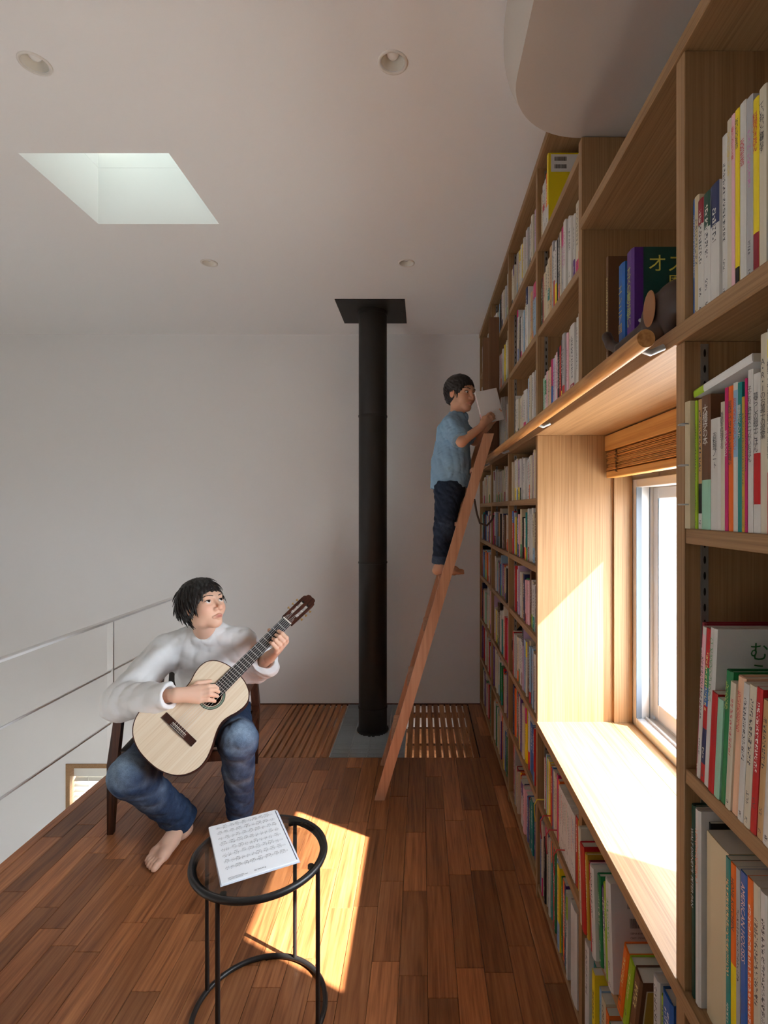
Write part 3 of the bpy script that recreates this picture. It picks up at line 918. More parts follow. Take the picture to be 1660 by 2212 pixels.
for q in [D(t=.018, h=.235, col='ivory', sb=-.020, ink=(.6,.06,.06)), D(t=.030, h=.208, col='red', sb=-.022, plain=True), D(t=.014, h=.20, col='mustard', sb=-.018), D(t=.010, h=.19, col='crimson', sb=-.012), D(t=.012, h=.192, col='pink', sb=-.014), D(t=.010, h=.198, col='red', sb=-.02),
          D(t=.024, h=.205, col='white', sb=-.022), D(t=.018, h=.2, col='green', sb=-.012), D(t=.018, h=.185, col='purple', sb=-.008, bands=[(0,.5,'grey')]), D(t=.016, h=.206, col='lime', sb=-.010), D(t=.030, h=.228, col='white', sb=-.012, ink=(.1,.4,.1), d=.235, desc='tall white picture book with barcodes on its back')]:
    add_book(y-q['t']/2, .360, q['t'], q['h'], q['col'], q.get('bands', ()), q.get('ink', (.75,.72,.6) if q['col'] not in ('white','ivory','pink') else (.05,.05,.05)), d=q.get('d', .20), setback=q['sb'], tilt=math.radians(5), hard=True, where=SP, n=len(lean), seed=len(lean)+50, plain=q.get('plain', False), desc=q.get('desc')); y -= q['t']+.001; lean.append(1)
y -= .024
for q in [D(t=.026, h=.168, col='orange'), D(t=.024, h=.166, col='lime'), D(t=.034, h=.168, col='brown', desc='brown picture book with a yellow framed cover', d=.22)]:
    add_book(y-q['t']/2, .360, q['t'], q['h'], q['col'], ink=(.8,.7,.3), d=q.get('d', .20), setback=-.012, tilt=math.radians(-13), hard=True, where=SP, n=len(lean), seed=len(lean)+70, desc=q.get('desc')); y -= q['t']*1.03+.0035; lean.append(1)
y -= .052
for q in [D(t=.026, h=.205, col='white', sb=.0), D(t=.014, h=.19, col='lime', sb=.004), D(t=.040, h=.215, col='blue', sb=-.002, ink=(.85,.85,.85)), D(t=.03, h=.16, col='blue', sb=.002), D(t=.02, h=.15, col='navy', sb=.0), D(t=.02, h=.16, col='red', sb=.002), D(t=.02, h=.158, col='yellow', sb=.0)]:
    if y-q['t'] < yn: break
    add_book(y-q['t']/2, .360, q['t'], q['h'], q['col'], ink=q.get('ink', (.05,.05,.05) if q['col'] in ('white','lime','yellow') else (.8,.8,.7)), d=.2, setback=q['sb'], hard=True, where=SP, n=len(lean), seed=len(lean)+90); y -= q['t']+.001; lean.append(1)

# tall bay past the window
yf, yn = C(5)
wn = ' beyond the blind'
K = (.05, .05, .06)
fill(rg, yf, yn, 1.720, .43, 'row above the ledge'+wn, 'white', (.22, .25), tr=(.010, .02), hard=.1, sb=(.004,.012), pre=[
    D(t=.006, h=.193, col='blue', ink=(.8,.8,.8)), D(t=.014, h=.192, col='cream', setback=.006, ink=(.2,.18,.15)), D(t=.0165, h=.178, col='white', bands=[(.78,1,'crimson')], setback=.004), D(t=.018, h=.178, col='white', bands=[(.70,1,'dark green')], setback=.004), D(t=.0235, h=.178, col='white', bands=[(.66,1,'navy')], setback=.004),
    D(t=.0125, h=.236, col='white'), D(t=.010, h=.250, col='ivory', ink=(.5,.4,.2)), D(t=.008, h=.250, col='pink', ink=(.4,.05,.15)), D(t=.010, h=.250, col='yellow', bands=[(0,.13,'black')]), D(t=.014, h=.250, col='white', d=.22, ink=(.6,.05,.1)), D(t=.014, h=.246, col='grey', d=.22, ink=(.5,.2,.4)), D(t=.012, h=.234, col='yellow', bands=[(0,.25,'crimson')], ink=(.6,.05,.05)), D(t=.014, h=.238, col='ivory')])
fill(rg, yf, yn, 1.389, .30, 'row under the ledge'+wn, 'white', (.2, .255), tr=(.010, .02), hard=.1, sb=(.002,.008), pre=[
    D(t=.016, h=.201, col='cream', plain=True, setback=-.006, desc='cream ring binder with three metal rings'), D(t=.007, h=.200, col='lime', setback=.002), D(t=.013, h=.200, col='tan', bands=[(0,.12,'white'), (.12,.35,'black')], setback=.003), D(t=.025, h=.202, col='brown', bands=[(0,.37,'mint')], setback=.001, ink=(.85,.8,.7)), D(t=.026, h=.163, col='white', setback=.001), D(t=.010, h=.183, col='ivory', setback=.001),
    D(t=.008, h=.201, col='magenta', ink=(.9,.85,.85), setback=.001), D(t=.011, h=.201, col='orange', ink=(.35,.1,.03), setback=.001), D(t=.010, h=.203, col='white', bands=[(.5,.95,'light blue')], ink=(.6,.04,.08), setback=.001), D(t=.009, h=.201, col='teal', ink=(.8,.85,.8), setback=.001), D(t=.006, h=.180, col='mustard', setback=.001), D(t=.005, h=.203, col='magenta', setback=.001),
    D(t=.011, h=.212, col='white', setback=.001), D(t=.014, h=.204, col='white', bands=[(.18,.5,'red')], setback=.001), D(t=.013, h=.250, col='ivory', setback=.001), D(t=.009, h=.253, col='white', bands=[(0,.3,'red'), (.86,.95,'yellow')], setback=.001), D(t=.010, h=.250, col='white', bands=[(.6,1,'magenta')], setback=.001)])
tl = math.radians(-4.5)
fill(rg, yf, yn, 1.004, .36, 'middle row'+wn, 'mixed', (.19, .255), tr=(.009, .018), hard=.1, sb=(.0,.006), pre=[
    D(t=.010, h=.200, col='teal', setback=.02, ink=K, tilt=tl), D(t=.010, h=.242, col='crimson', d=.24, tilt=tl, hard=True, setback=.006), D(t=.010, h=.238, col='white', bands=[(.6,.95,'pink')], d=.23, tilt=tl, setback=.002), D(t=.012, h=.238, col='red', bands=[(.12,.35,'navy'), (.5,.62,'blue'), (.62,.75,'green')], d=.23, tilt=tl, setback=.002, ink=(.85,.75,.3)),
    D(t=.016, h=.242, col='white', ink=(.03,.25,.08), d=.25, tilt=tl, hard=True, setback=.0, desc='big white picture book with green cover lettering'), D(t=.015, h=.150, col='red', plain=True, tilt=tl, setback=-.002), D(t=.014, h=.146, col='mint', plain=True, tilt=tl, setback=-.002), D(t=.014, h=.192, col='green', tilt=tl, hard=True, ink=(.6,.75,.2), setback=-.001), D(t=.012, h=.180, col='ivory', tilt=tl, ink=(.5,.1,.1), setback=-.002), D(t=.016, h=.192, col='peach', tilt=tl, hard=True, setback=-.001), D(t=.012, h=.188, col='white', tilt=tl, setback=-.002),
    D(t=.014, h=.190, col='ivory', tilt=tl, setback=-.002), D(t=.012, h=.191, col='red', tilt=tl, ink=(.9,.85,.8), setback=-.002), D(t=.012, h=.18, col='tan', tilt=tl, setback=-.001), D(t=.016, h=.185, col='white', tilt=tl, ink=(.5,.05,.1), setback=-.002), D(t=.014, h=.135, col='crimson', tilt=tl, ink=(.85,.8,.75), setback=-.002), D(t=.012, h=.25, col='light blue', tilt=tl, setback=-.001), D(t=.012, h=.25, col='white', tilt=tl, setback=-.001)])
fill(rg, yf, yn, .645, .33, 'row on the sill board'+wn, 'white', (.283, .292), tr=(.010, .018), hard=.0, sb=(-.002,.004), tall=0, pre=[
    D(t=.011, h=.305, col='dark green', ink=(.8,.8,.7), d=.25, hard=True, setback=.004, desc='dark green picture book'), D(t=.014, h=.305, col='white', ink=(.8,.35,.2), d=.25, hard=True, setback=.004), D(t=.005, h=.290, col='black', d=.22, setback=.019), D(t=.058, h=.281, col='cream', plain=True, d=.22, setback=.012, desc='thick row end of pale magazines'), D(t=.011, h=.280, col='teal', ink=(.85,.5,.2)), D(t=.013, h=.280, col='orange', bands=[(0,.5,'yellow')], ink=K), D(t=.009, h=.281, col='grey'), D(t=.015, h=.284, col='blue', ink=(.85,.6,.5)), D(t=.012, h=.286, col='orange', ink=(.9,.8,.7)), D(t=.014, h=.288, col='ivory'), D(t=.013, h=.287, col='white'), D(t=.016, h=.289, col='white'), D(t=.011, h=.287, col='grey'), D(t=.014, h=.288, col='white')])
# the few books over the window
oz = 'on the ledge over the window'
for y, t, h, c, kw in ((1.237, .012, .285, 'brown', D(d=.20, ink=(.8,.7,.3), setback=.004)), (1.150, .034, .228, 'blue', D(d=.17, ink=(.8,.6,.15), hard=True, setback=.003)), (1.097, .038, .231, 'purple', D(d=.20, ink=(.55,.6,.12), hard=True, setback=.001, desc='purple hardback with a green cover and yellow title'))):
    add_book(y, 1.720, t, h, c, where=oz, n=0, seed=4, score=9, plain=(c != 'brown'), **kw)

R1, R2, R3, R4 = 'row above the ledge'+wn, 'row under the ledge'+wn, 'middle row'+wn, 'row on the sill board'+wn
WHT, GRN, RD, BK, ORG, GLD = (.80,.78,.74), (.05,.28,.10), (.55,.03,.05), (.04,.04,.045), (.75,.25,.08), (.65,.50,.12)
# (row, place): (words, letter size, colour, top of the lettering as a share of the height, sideways)
TITLES = {(R1, 6): ('やさしい暮らしの本', .0085, GLD, .93, 0), (R1, 7): ('暮らしのヒント集', .0070, RD, .93, 0), (R1, 8): ('おいしい生活', .0085, BK, .95, 0), (R1, 9): ('天然生活', .011, RD, .80, 0), (R1, 11): ('料理のきほん', .0105, RD, .92, 0), (R1, 12): ('ていねいに暮らす', .010, BK, .92, 0),
  (R2, 3): ('大橋歩の本', .015, WHT, .93, 0), (R2, 4): ('お料理ノート', .011, BK, .88, 0), (R2, 5): ('季節を料理する', .0095, BK, .92, 0), (R2, 6): ('子どもレシピ', .0078, WHT, .70, 0), (R2, 7): ('家庭でできる子どもが喜ぶ', .0092, BK, .90, 0), (R2, 8): ('お弁当の子どもレシピ', .0088, RD, .90, 0), (R2, 9): ('簡単おべんとう', .0080, WHT, .85, 0),
  (R2, 12): ('子どもに野菜スープがいちばん', .0088, BK, .90, 0), (R2, 13): ('暮らしの親子ごはん', .0105, BK, .88, 0), (R2, 14): ('A・R・Iのお菓子の提案', .0105, BK, .88, 0), (R2, 15): ('初めてでもおいしいお菓子ができました', .0086, BK, .84, 0), (R2, 16): ('毎日のおやつ', .0095, WHT, .96, 0),
  (R3, 0): ('こどもの世界地図', .0090, BK, .92, 0), (R3, 4): ('むしたちのうんどうかい', .0110, GRN, .94, 0), (R3, 7): ('もりのなか', .0100, (.55,.70,.18), .92, 0), (R3, 9): ('ちいさなおうち', .0100, RD, .90, 0),
  (R4, 0): ("WALT DISNEY'S  PETER PAN", .0100, WHT, .88, 1), (R4, 1): ('どうぶつえんのおはなし', .0095, ORG, .90, 0), (R4, 5): ('HOME KITCHEN', .0100, BK, .93, 1), (R4, 7): ('AMERICAN HOUSES', .0120, (.85,.60,.50), .95, 1), (R4, 11): ('LEE', .0140, BK, .93, 1), (R4, 12): ('LEE', .0090, BK, .93, 1)}
for b in BOOKS:
    if (b['where'], b['n']) in TITLES: b['plain'] = True; b['title'] = TITLES[(b['where'], b['n'])]
# the 300 that show largest stand alone, the rest are one mass
def in_view(b):
    px = 912+XS*1150/max(b['y']-b['t']/2, .05)
    return px < 1668
shown = [b for b in BOOKS if in_view(b)]
shown.sort(key=lambda b: -b['score'])
single = shown[:298]
ids = {id(b) for b in single}
mass = Geo()
names_used = {}
SINGLE = []
for b in BOOKS:
    cov, pag = book_geo(b['t'], b['h'], b['d'], b['col'], b['bands'], b['ink'], b['hard'], b['seed'], b['plain'])
    mx = Matrix.Translation((XS+.004+b['sb'], b['y'], b['z']+.0004)) @ Matrix.Rotation(-b['tilt'], 4, 'X')
    if b['tilt']:
        lift = abs(math.sin(b['tilt']))*b['t']/2; mx = Matrix.Translation((0, 0, lift)) @ mx
    if id(b) in ids:
        o = bpy.data.objects.new('book', cov.mesh('book')); COL.objects.link(o); o.matrix_world = mx
        c = bpy.data.objects.new('page_block', pag.mesh('page_block')); COL.objects.link(c); c.parent = o
        col = b['col']; th = 'slim' if b['t'] < .013 else ('thick' if b['t'] > .03 else '')
        bd = f" with {b['bands'][0][2]} band" if b['bands'] and b['bands'][0][2] != col else ''
        base = b['desc'] or f"{th} {col} book{bd}".strip()
        if b['where'] == oz: lab = f"{base}, {oz} beside the leather animals" if b['desc'] is None else f"{base}, {oz}"
        else:
            lab = f"{base}, {ordinal(b['n'])} from ladder side, {b['where']}" if 'beyond' not in b['where'] else f"{base}, {ordinal(b['n'])} from the window, {b['where']}"
        for a_, b_ in (('between ladder and window', 'next to window'), (' from ladder side', ' along'), (' from the window', ' along'), (' the ', ' '), (' end,', ','), (' from ladder', ' off ladder'), ('thick ', ''), (' with a ', ' with '), (' with barcodes on its back', ' with barcodes'), (' with three metal rings', '')):
            if len(lab.split()) > 16: lab = lab.replace(a_, b_)
        tag(o, lab, 'book', 'books on the oak shelves')
        b['obj'] = o; SINGLE.append(b)
    else:
        mass.join(cov, mx); mass.join(pag, mx)
mo = bpy.data.objects.new('distant_books', mass.mesh('distant_books')); COL.objects.link(mo)
tag(mo, 'dense rows of many small books on the shelves behind the ladder and by the wall', 'books', None, 'stuff')
# ------------------------------------------------------------------ ladder
ld = thing('ladder', 'brown wooden ladder leaning on the oak rail of the bookcase', 'ladder', (-.2, 2.79, 0))
LS = .2985                                    # run per rise
def lx(z): return -.232+LS*z                  # left edge of the stringers
LT = 1.790
for y0, y1 in ((2.596, 2.622), (2.946, 2.972)):
    o = MB().add([(lx(0), y0, 0), (lx(0)+.050, y0, 0), (lx(0)+.050, y1, 0), (lx(0), y1, 0), (lx(LT), y0, LT), (lx(LT)+.050, y0, LT), (lx(LT)+.050, y1, LT), (lx(LT), y1, LT)],
             [(3,2,1,0),(4,5,6,7),(0,1,5,4),(1,2,6,5),(2,3,7,6),(3,0,4,7)]).build('stringer', M['ladder'], ld)
RUNGZ = [.27, .54, .81, 1.075, 1.345, 1.615]
for z in RUNGZ:
    MB().bbox(lx(z)-.004, lx(z)+.052, 2.622, 2.946, z-.011, z+.011, .002).build('rung', M['ladder'], ld)
# leather loop that holds the ladder to the rail
hm = mat('dark_leather', srgb(60,38,26), .5)
pts = [(lx(1.46)+.052, 2.60, 1.47), (.268, 2.60, 1.40), (.283, 2.60, 1.352), (.318, 2.60, 1.340), (.345, 2.60, 1.372), (.350, 2.60, 1.392)]
MB().tube(pts, .005, 8).build('hook', hm, ld, True)

# ------------------------------------------------------------------ side table
TC = (-.457, 1.502); TR = .1815
tb = thing('side_table', 'round black metal side table with a grey glass top', 'table', (TC[0], TC[1], 0))
def ring(z, R, r, n=72): return [(TC[0]+R*math.cos(2*PI*k/n), TC[1]+R*math.sin(2*PI*k/n), z) for k in range(n)]
MB().tube(ring(.0085, TR, 0), .0075, 12, closed=True).build('base_ring', M['blackmetal'], tb, True)
for i, a in enumerate((71.6, 161.6, 253, -17)):
    a = math.radians(a); x, y = TC[0]+TR*math.cos(a), TC[1]+TR*math.sin(a)
    MB().tube([(x, y, .012), (x, y, .440)], .0062, 14).build('leg', M['blackmetal'], tb, 'auto')
    xi, yi = TC[0]+.160*math.cos(a), TC[1]+.160*math.sin(a)
    MB().lathe([(.0001, .4395), (.0085, .4395), (.0085, .4475), (.0001, .4475)], 20, (xi, yi, 0)).build('glass_pad', M['blackmetal'], tb, 'auto')
    MB().lathe([(.0001, .0), (.006, .0), (.005, .004), (.0001, .004)], 12, (TC[0]+TR*math.cos(a+.5), TC[1]+TR*math.sin(a+.5), -.0)).build('foot_pad', M['blackmetal'], tb, 'auto')
prof = [(.166, .4385), (.178, .436), (.1850, .4385), (.1880, .4450), (.1865, .4520), (.1815, .4550), (.1765, .4535), (.1755, .4485), (.1660, .4470), (.166, .4385)]
MB().lathe(prof, 96, (TC[0], TC[1], 0)).build('top_rim', M['blackmetal'], tb, True)
MB().lathe([(.0001, .4478), (.1750, .4478), (.1752, .4530), (.0001, .4530)], 96, (TC[0], TC[1], 0)).build('glass_top', M['tableglass'], tb, 'auto')

# ------------------------------------------------------------------ sheet music
PZ = .4555
pA = Vector((-.645, 1.610, 0)); pW = Vector((.177, .094, 0)).normalized(); pH = Vector((pW.y, -pW.x, 0))
PWd, PHt = .200, .277
mpaper = mat('white_paper', (.83,.85,.88,1), .6)
mink = mat('black_print', (.03,.03,.035,1), .7)
mfold = mat('clear_folder_film', (.70,.74,.84,1), .2, 0, .6)
def pp(u, v, z): q = pA+pW*u+pH*v; return (q.x, q.y, z)
sm = thing('sheet_music', 'stack of printed guitar sheet music in a clear folder on the glass table', 'paper', pp(PWd/2, PHt/2, PZ))
def sheet(du, dv, rot, z0, z1, m, name, ex=0):
    c, s_ = math.cos(rot), math.sin(rot)
    def q(u, v, z):
        u -= PWd/2; v -= PHt/2
        return pp(PWd/2+c*u-s_*v+du, PHt/2+s_*u+c*v+dv, z)
    mb = MB(); a, b = -ex, -ex
    mb.add([q(a, b, z0), q(PWd+ex, b, z0), q(PWd+ex, PHt+ex, z0), q(a, PHt+ex, z0), q(a, b, z1), q(PWd+ex, b, z1), q(PWd+ex, PHt+ex, z1), q(a, PHt+ex, z1)],
           [(3,2,1,0),(4,5,6,7),(0,1,5,4),(1,2,6,5),(2,3,7,6),(3,0,4,7)])
    return mb.build(name, m, sm)
sheet(.001, .004, .006, PZ, PZ+.0008, mfold, 'folder', .003)
sheet(.0, .0015, -.004, PZ+.0010, PZ+.0022, mpaper, 'sheet')
sheet(0, 0, 0, PZ+.0024, PZ+.0034, mpaper, 'sheet')
zi = PZ+.0036
rs = random.Random(21)
mb = MB()
def ink(u0, u1, v0, v1): mb.add([pp(u0, v0, zi), pp(u1, v0, zi), pp(u1, v1, zi), pp(u0, v1, zi)], [(0,1,2,3)])
for k in range(8):
    v = .018+.0285*k
    for l in range(5): ink(.018, .184, v+l*.0016, v+l*.0016+.00018)
    u = .022
    while u < .178:
        n = rs.choice([2, 3, 4]); st = .0042
        hgt = rs.uniform(.004, .007)
        for j in range(n):
            vv = v+rs.choice([0,1,2,3,4])*.0016
            ink(u-.0009, u+.0009, vv-.0007, vv+.0009)
            ink(u+.0006, u+.0009, v-hgt, vv)
            if rs.random() < .6: ink(u-.0011, u+.0006, v+.0085, v+.0100)
            u += st
        if n > 2: ink(u-st*n+.0006, u-st+.0009, v-hgt-.0003, v-hgt+.0009)
        u += rs.uniform(.002, .008)
    for bu in (.018, .06, .101, .142, .1838): ink(bu, bu+.0003, v, v+.0066)
for j in range(3): ink(.018, .018+rs.uniform(.03, .06), .262+j*.004, .2632+j*.004)
notes = mb.build('printed_staves', mink, sm, fix=False); notes['kind'] = 'stuff'
MB().add([pp(PWd-.004, .004, zi+.0001), pp(PWd-.0022, .004, zi+.0001), pp(PWd-.0022, PHt-.004, zi+.0001), pp(PWd-.004, PHt-.004, zi+.0001)], [(0,1,2,3)]).build('folder_edge', mat('navy_edge', (.03,.04,.10,1), .4), sm, fix=False)
def text_mesh(body, size, name, m, parent, mx, extrude=0.0, align='CENTER', spacing=None, font_res=2):
    c = bpy.data.curves.new(name, 'FONT'); c.body = body; c.size = size; c.resolution_u = font_res; c.align_x = align; c.align_y = 'CENTER'
    c.extrude = extrude
    if spacing: c.space_line = spacing
    t = bpy.data.objects.new(name+'_tmp', c); COL.objects.link(t)
    bpy.context.view_layer.update()
    me = bpy.data.meshes.new_from_object(t.evaluated_get(bpy.context.evaluated_depsgraph_get()))
    bpy.data.objects.remove(t); bpy.data.curves.remove(c)
    me.name = name; me.transform(mx); me.materials.clear(); me.materials.append(m)
    return link(name, me, parent)
# title, readable from the chair
tmx = Matrix.Translation(pp(PWd/2, .264, zi+.0001)) @ Matrix(((-pW.x, -pH.x*-1, 0), (-pW.y, -pH.y*-1, 0), (0, 0, 1))).to_4x4()
text_mesh('Forest III', .0085, 'title', mink, sm, tmx)

# ------------------------------------------------------------------ chair
ch = thing('armchair', 'low dark walnut armchair with a charcoal seat under the guitarist', 'chair', (-1.1, 2.65, 0))
ca_ = math.radians(9.3); CO = Vector((-1.363, 2.333, 0)); CXv = Vector((math.cos(ca_), math.sin(ca_), 0)); CYv = Vector((-math.sin(ca_), math.cos(ca_), 0))
def cp(x, y, z): q = CO+CXv*x+CYv*y; return Vector((q.x, q.y, z))
CW, CD = .55, .57
def post(pts, ws, ds, name):
    mb = MB(); n = len(pts); vs = []
    for (x, y, z), w_, d_ in zip(pts, ws, ds):
        vs += [cp(x-w_/2, y-d_/2, z), cp(x+w_/2, y-d_/2, z), cp(x+w_/2, y+d_/2, z), cp(x-w_/2, y+d_/2, z)]
    fs = [(3,2,1,0), tuple(4*(n-1)+k for k in range(4))]
    for i in range(n-1):
        for k in range(4): fs.append((4*i+k, 4*i+(k+1) % 4, 4*i+4+(k+1) % 4, 4*i+4+k))
    mb.add(vs, fs); return mb.build(name, M['walnut'], ch)
post([(0,0,0), (.004,.015,.30), (.028,.02,.515)], [.024,.040,.034], [.026,.042,.036], 'leg')
post([(CW,0,0), (CW-.004,.015,.30), (CW-.028,.02,.515)], [.024,.040,.034], [.026,.042,.036], 'leg')
post([(.02,CD,0), (.014,CD-.03,.34), (.03,CD+.01,.535), (.05,CD+.06,.70)], [.026,.040,.036,.022], [.026,.046,.036,.022], 'leg')
post([(CW-.02,CD,0), (CW-.014,CD-.03,.34), (CW-.03,CD-.0,.50), (CW-.06,CD+.05,.66)], [.026,.040,.036,.022], [.026,.046,.036,.022], 'leg')
for xx in (.028, CW-.028):
    mb = MB(); sgn = 1 if xx < .2 else -1
    pts = [(xx, -.004, .515), (xx-sgn*.010, .12, .535), (xx-sgn*.018, .32, .540), (xx, CD+.01, .535)]
    vs = []
    for (x, y, z), w_ in zip(pts, (.038, .046, .046, .034)):
        vs += [cp(x-w_/2, y, z-.012), cp(x+w_/2, y, z-.012), cp(x+w_/2, y, z+.012), cp(x-w_/2, y, z+.012)]
    fs = [(3,2,1,0), (12,13,14,15)]
    for i in range(3):
        for k in range(4): fs.append((4*i+k, 4*i+(k+1) % 4, 4*i+4+(k+1) % 4, 4*i+4+k))
    mb.add(vs, fs).build('armrest', M['walnut'], ch)
def bar(x0, y0, z0, x1, y1, z1, hw, hh, name):
    a, b = cp(x0, y0, z0), cp(x1, y1, z1); t = (b-a).normalized(); sd = t.cross(Vector((0,0,1))).normalized()*hw; up = Vector((0,0,hh))
    vs = [a-sd-up, a+sd-up, a+sd+up, a-sd+up, b-sd-up, b+sd-up, b+sd+up, b-sd+up]
    return MB().add(vs, [(3,2,1,0),(4,5,6,7),(0,1,5,4),(1,2,6,5),(2,3,7,6),(3,0,4,7)]).build(name, M['walnut'], ch)
bar(.02, .02, .300, CW-.02, .02, .300, .012, .022, 'front_rail')
bar(.02, CD-.03, .285, CW-.02, CD-.03, .285, .012, .022, 'back_rail')
bar(.014, .03, .300, .014, CD-.04, .290, .012, .022, 'side_rail')
bar(CW-.014, .03, .300, CW-.014, CD-.04, .290, .012, .022, 'side_rail')
mseat = mat('charcoal_weave', srgb(52,48,46), .9)
nn = N(mseat, 'ShaderNodeTexNoise'); nn.inputs['Scale'].default_value = 900; bump(mseat, nn.outputs[0], .0008, .5)
def cushion(fn, nu, nv, name, th):
    """fn(u,v) -> centre point, normal n; pillow of thickness th"""
    mb = MB(); vs = []; fs = []
    for s_ in (1, -1):
        for i in range(nu+1):
            for j in range(nv+1):
                u, v = i/nu, j/nv
                e = min(1, (4*u*(1-u))**.35*(4*v*(1-v))**.35)
                p, nrm = fn(u, v); vs.append(p+nrm*(s_*th/2*e))
    K_ = (nu+1)*(nv+1)
    for s_ in (0, 1):
        for i in range(nu):
            for j in range(nv):
                a = s_*K_+i*(nv+1)+j; f_ = (a, a+nv+1, a+nv+2, a+1); fs.append(f_ if s_ == 0 else f_[::-1])
    mb.add(vs, fs); return mb.build(name, mseat, ch, True)
cushion(lambda u, v: (cp(.035+u*(CW-.07), .0+v*(CD-.03), .355-.02*v), Vector((0,0,1))), 20, 20, 'seat_cushion', .085)
cushion(lambda u, v: (cp(.07+u*(CW-.14), CD-.01+.07*v, .42+v*.27), (CYv*-1+Vector((0,0,.25))).normalized()), 20, 14, 'back_cushion', .055)
bar(.05, CD+.055, .69, CW-.06, CD+.05, .66, .010, .014, 'top_rail')

# ------------------------------------------------------------------ guitar
GB = Vector((-.950, 2.085, .560)); GN = Vector((-.607, 2.39, .917))
Ga = (GN-GB).normalized(); GS = (GN-GB).length/.650
gv = Vector((.02, -1, .16)); Gn = (gv-Ga*gv.dot(Ga)).normalized(); Gb = Ga.cross(Gn).normalized()
GM = Matrix(((Ga.x, Gb.x, Gn.x, GB.x), (Ga.y, Gb.y, Gn.y, GB.y), (Ga.z, Gb.z, Gn.z, GB.z), (0, 0, 0, 1))) @ Matrix.Scale(GS, 4)
gt = thing('classical_guitar', 'pale topped classical guitar held across the seated player', 'guitar', tuple(GB))
def gpt(u, v, w): return GM @ Vector((u, v, w))     # metres at full size: u along from saddle, v across, w out of the face
ctrl = [(0,0),(3,48),(14,92),(34,132),(66,163),(110,181),(155,178),(200,160),(240,137),(275,121),(302,117),(330,122),(365,135),(402,141),(436,134),(464,108),(481,70),(488,34),(490,0)]
def catmull(P, n=5):
    out = []
    for i in range(len(P)-1):
        p0, p1, p2, p3 = P[max(i-1,0)], P[i], P[i+1], P[min(i+2,len(P)-1)]
        for k in range(n):
            t = k/n
            out.append(tuple(.5*((2*p1[j])+(-p0[j]+p2[j])*t+(2*p0[j]-5*p1[j]+4*p2[j]-p3[j])*t*t+(-p0[j]+3*p1[j]-3*p2[j]+p3[j])*t**3) for j in (0,1)))
    out.append(P[-1]); return out
half = [(u, max(0, v)) for u, v in catmull(ctrl)]
half[0] = (0, 0)
outl = [((u-165)/1000, v/1000) for u, v in half]+[((u-165)/1000, -v/1000) for u, v in half[-2:0:-1]]
def shrink(o, k):
    cx = .06
    n = len(o); res = []
    for i in range(n):
        a, b = Vector(o[i-1]), Vector(o[(i+1) % n]); t = (b-a); t.normalize(); nr = Vector((-t.y, t.x))
        res.append((o[i][0]+nr.x*-k, o[i][1]+nr.y*-k))
    return res
# check orientation of the inward normal
tst = shrink(outl, .01)
if sum(abs(p[1]) for p in tst) > sum(abs(p[1]) for p in outl): inn = lambda k: shrink(outl, -k)
else: inn = lambda k: shrink(outl, k)
mspruce = wood('pale_spruce', srgb(224,200,168), srgb(234,214,186), srgb(240,224,200), 'x', fine=260, coarse=30, stretch=.01, rough=.3)
mrose = wood('dark_rosewood', srgb(34,18,14), srgb(62,34,26), srgb(92,52,38), 'x', fine=120, coarse=18, stretch=.03, rough=.28)
mebony = mat('black_ebony', (.02,.018,.018,1), .4)
def gobj(mb, name, m, parent=gt, smooth=False):
    me = mb.mesh(name, smooth); me.materials.append(m)
    o = bpy.data.objects.new(name, me); COL.objects.link(o); o.parent = parent
    if parent is gt:
        o.matrix_parent_inverse = Matrix.Translation(gt.location).inverted(); o.matrix_basis = GM
    return o
n = len(outl)
mb = MB(); rings = [(inn(.0006), -.002), (outl, -.004), (outl, -.090), (inn(.002), -.094)]
vs = []
for o_, w_ in rings: vs += [(u, v, w_) for u, v in o_]
fs = []
for i in range(3):
    for k in range(n): fs.append((i*n+k, i*n+(k+1) % n, (i+1)*n+(k+1) % n, (i+1)*n+k))
fs.append(tuple(3*n+k for k in range(n)))
mb.add(vs, fs); gobj(mb, 'body', mrose, smooth='auto')
mb = MB(); vs = [(u, v, 0.0) for u, v in inn(.0006)]+[(u, v, 0.0) for u, v in inn(.0045)]
mb.add(vs, [(k, (k+1) % n, n+(k+1) % n, n+k) for k in range(n)]); mb.add([(u, v, -.004) for u, v in outl]+[(u, v, 0) for u, v in inn(.0006)], [(k, (k+1) % n, n+(k+1) % n, n+k) for k in range(n)])
gobj(mb, 'binding', mrose)
# top with round sound hole
SHU, SHR = .178, .0425
ol = inn(.0045); mb = MB(); vs = [(u, v, 0.0) for u, v in ol]; fs = []
hole_r = []
for u, v in ol:
    a = math.atan2(v, u-SHU); hole_r.append((SHU+SHR*math.cos(a), SHR*math.sin(a), 0.0))
vs += hole_r+[(q[0], q[1], -.003) for q in hole_r]
for k in range(n): fs += [(k, (k+1) % n, n+(k+1) % n, n+k), (n+k, n+(k+1) % n, 2*n+(k+1) % n, 2*n+k)]
mb.add(vs, fs); gobj(mb, 'soundboard', mspruce)
mb = MB().add([(u, v, -.085) for u, v in inn(.01)], [tuple(range(n))]); gobj(mb, 'inner_back', mrose)
for r0, r1, col, nm in ((.0455, .048, mebony, 'rosette_ring'), (.048, .0555, mat('rosette_mosaic', srgb(120,140,120), .4), 'rosette_ring'), (.0555, .058, mebony, 'rosette_ring')):
    mb = MB(); vs = []; nn_ = 64
    for k in range(nn_):
        a = 2*PI*k/nn_; vs += [(SHU+r0*math.cos(a), r0*math.sin(a), .0005), (SHU+r1*math.cos(a), r1*math.sin(a), .0005)]
    mb.add(vs, [(2*k, 2*((k+1) % nn_), 2*((k+1) % nn_)+1, 2*k+1) for k in range(nn_)]); gobj(mb, nm, col)
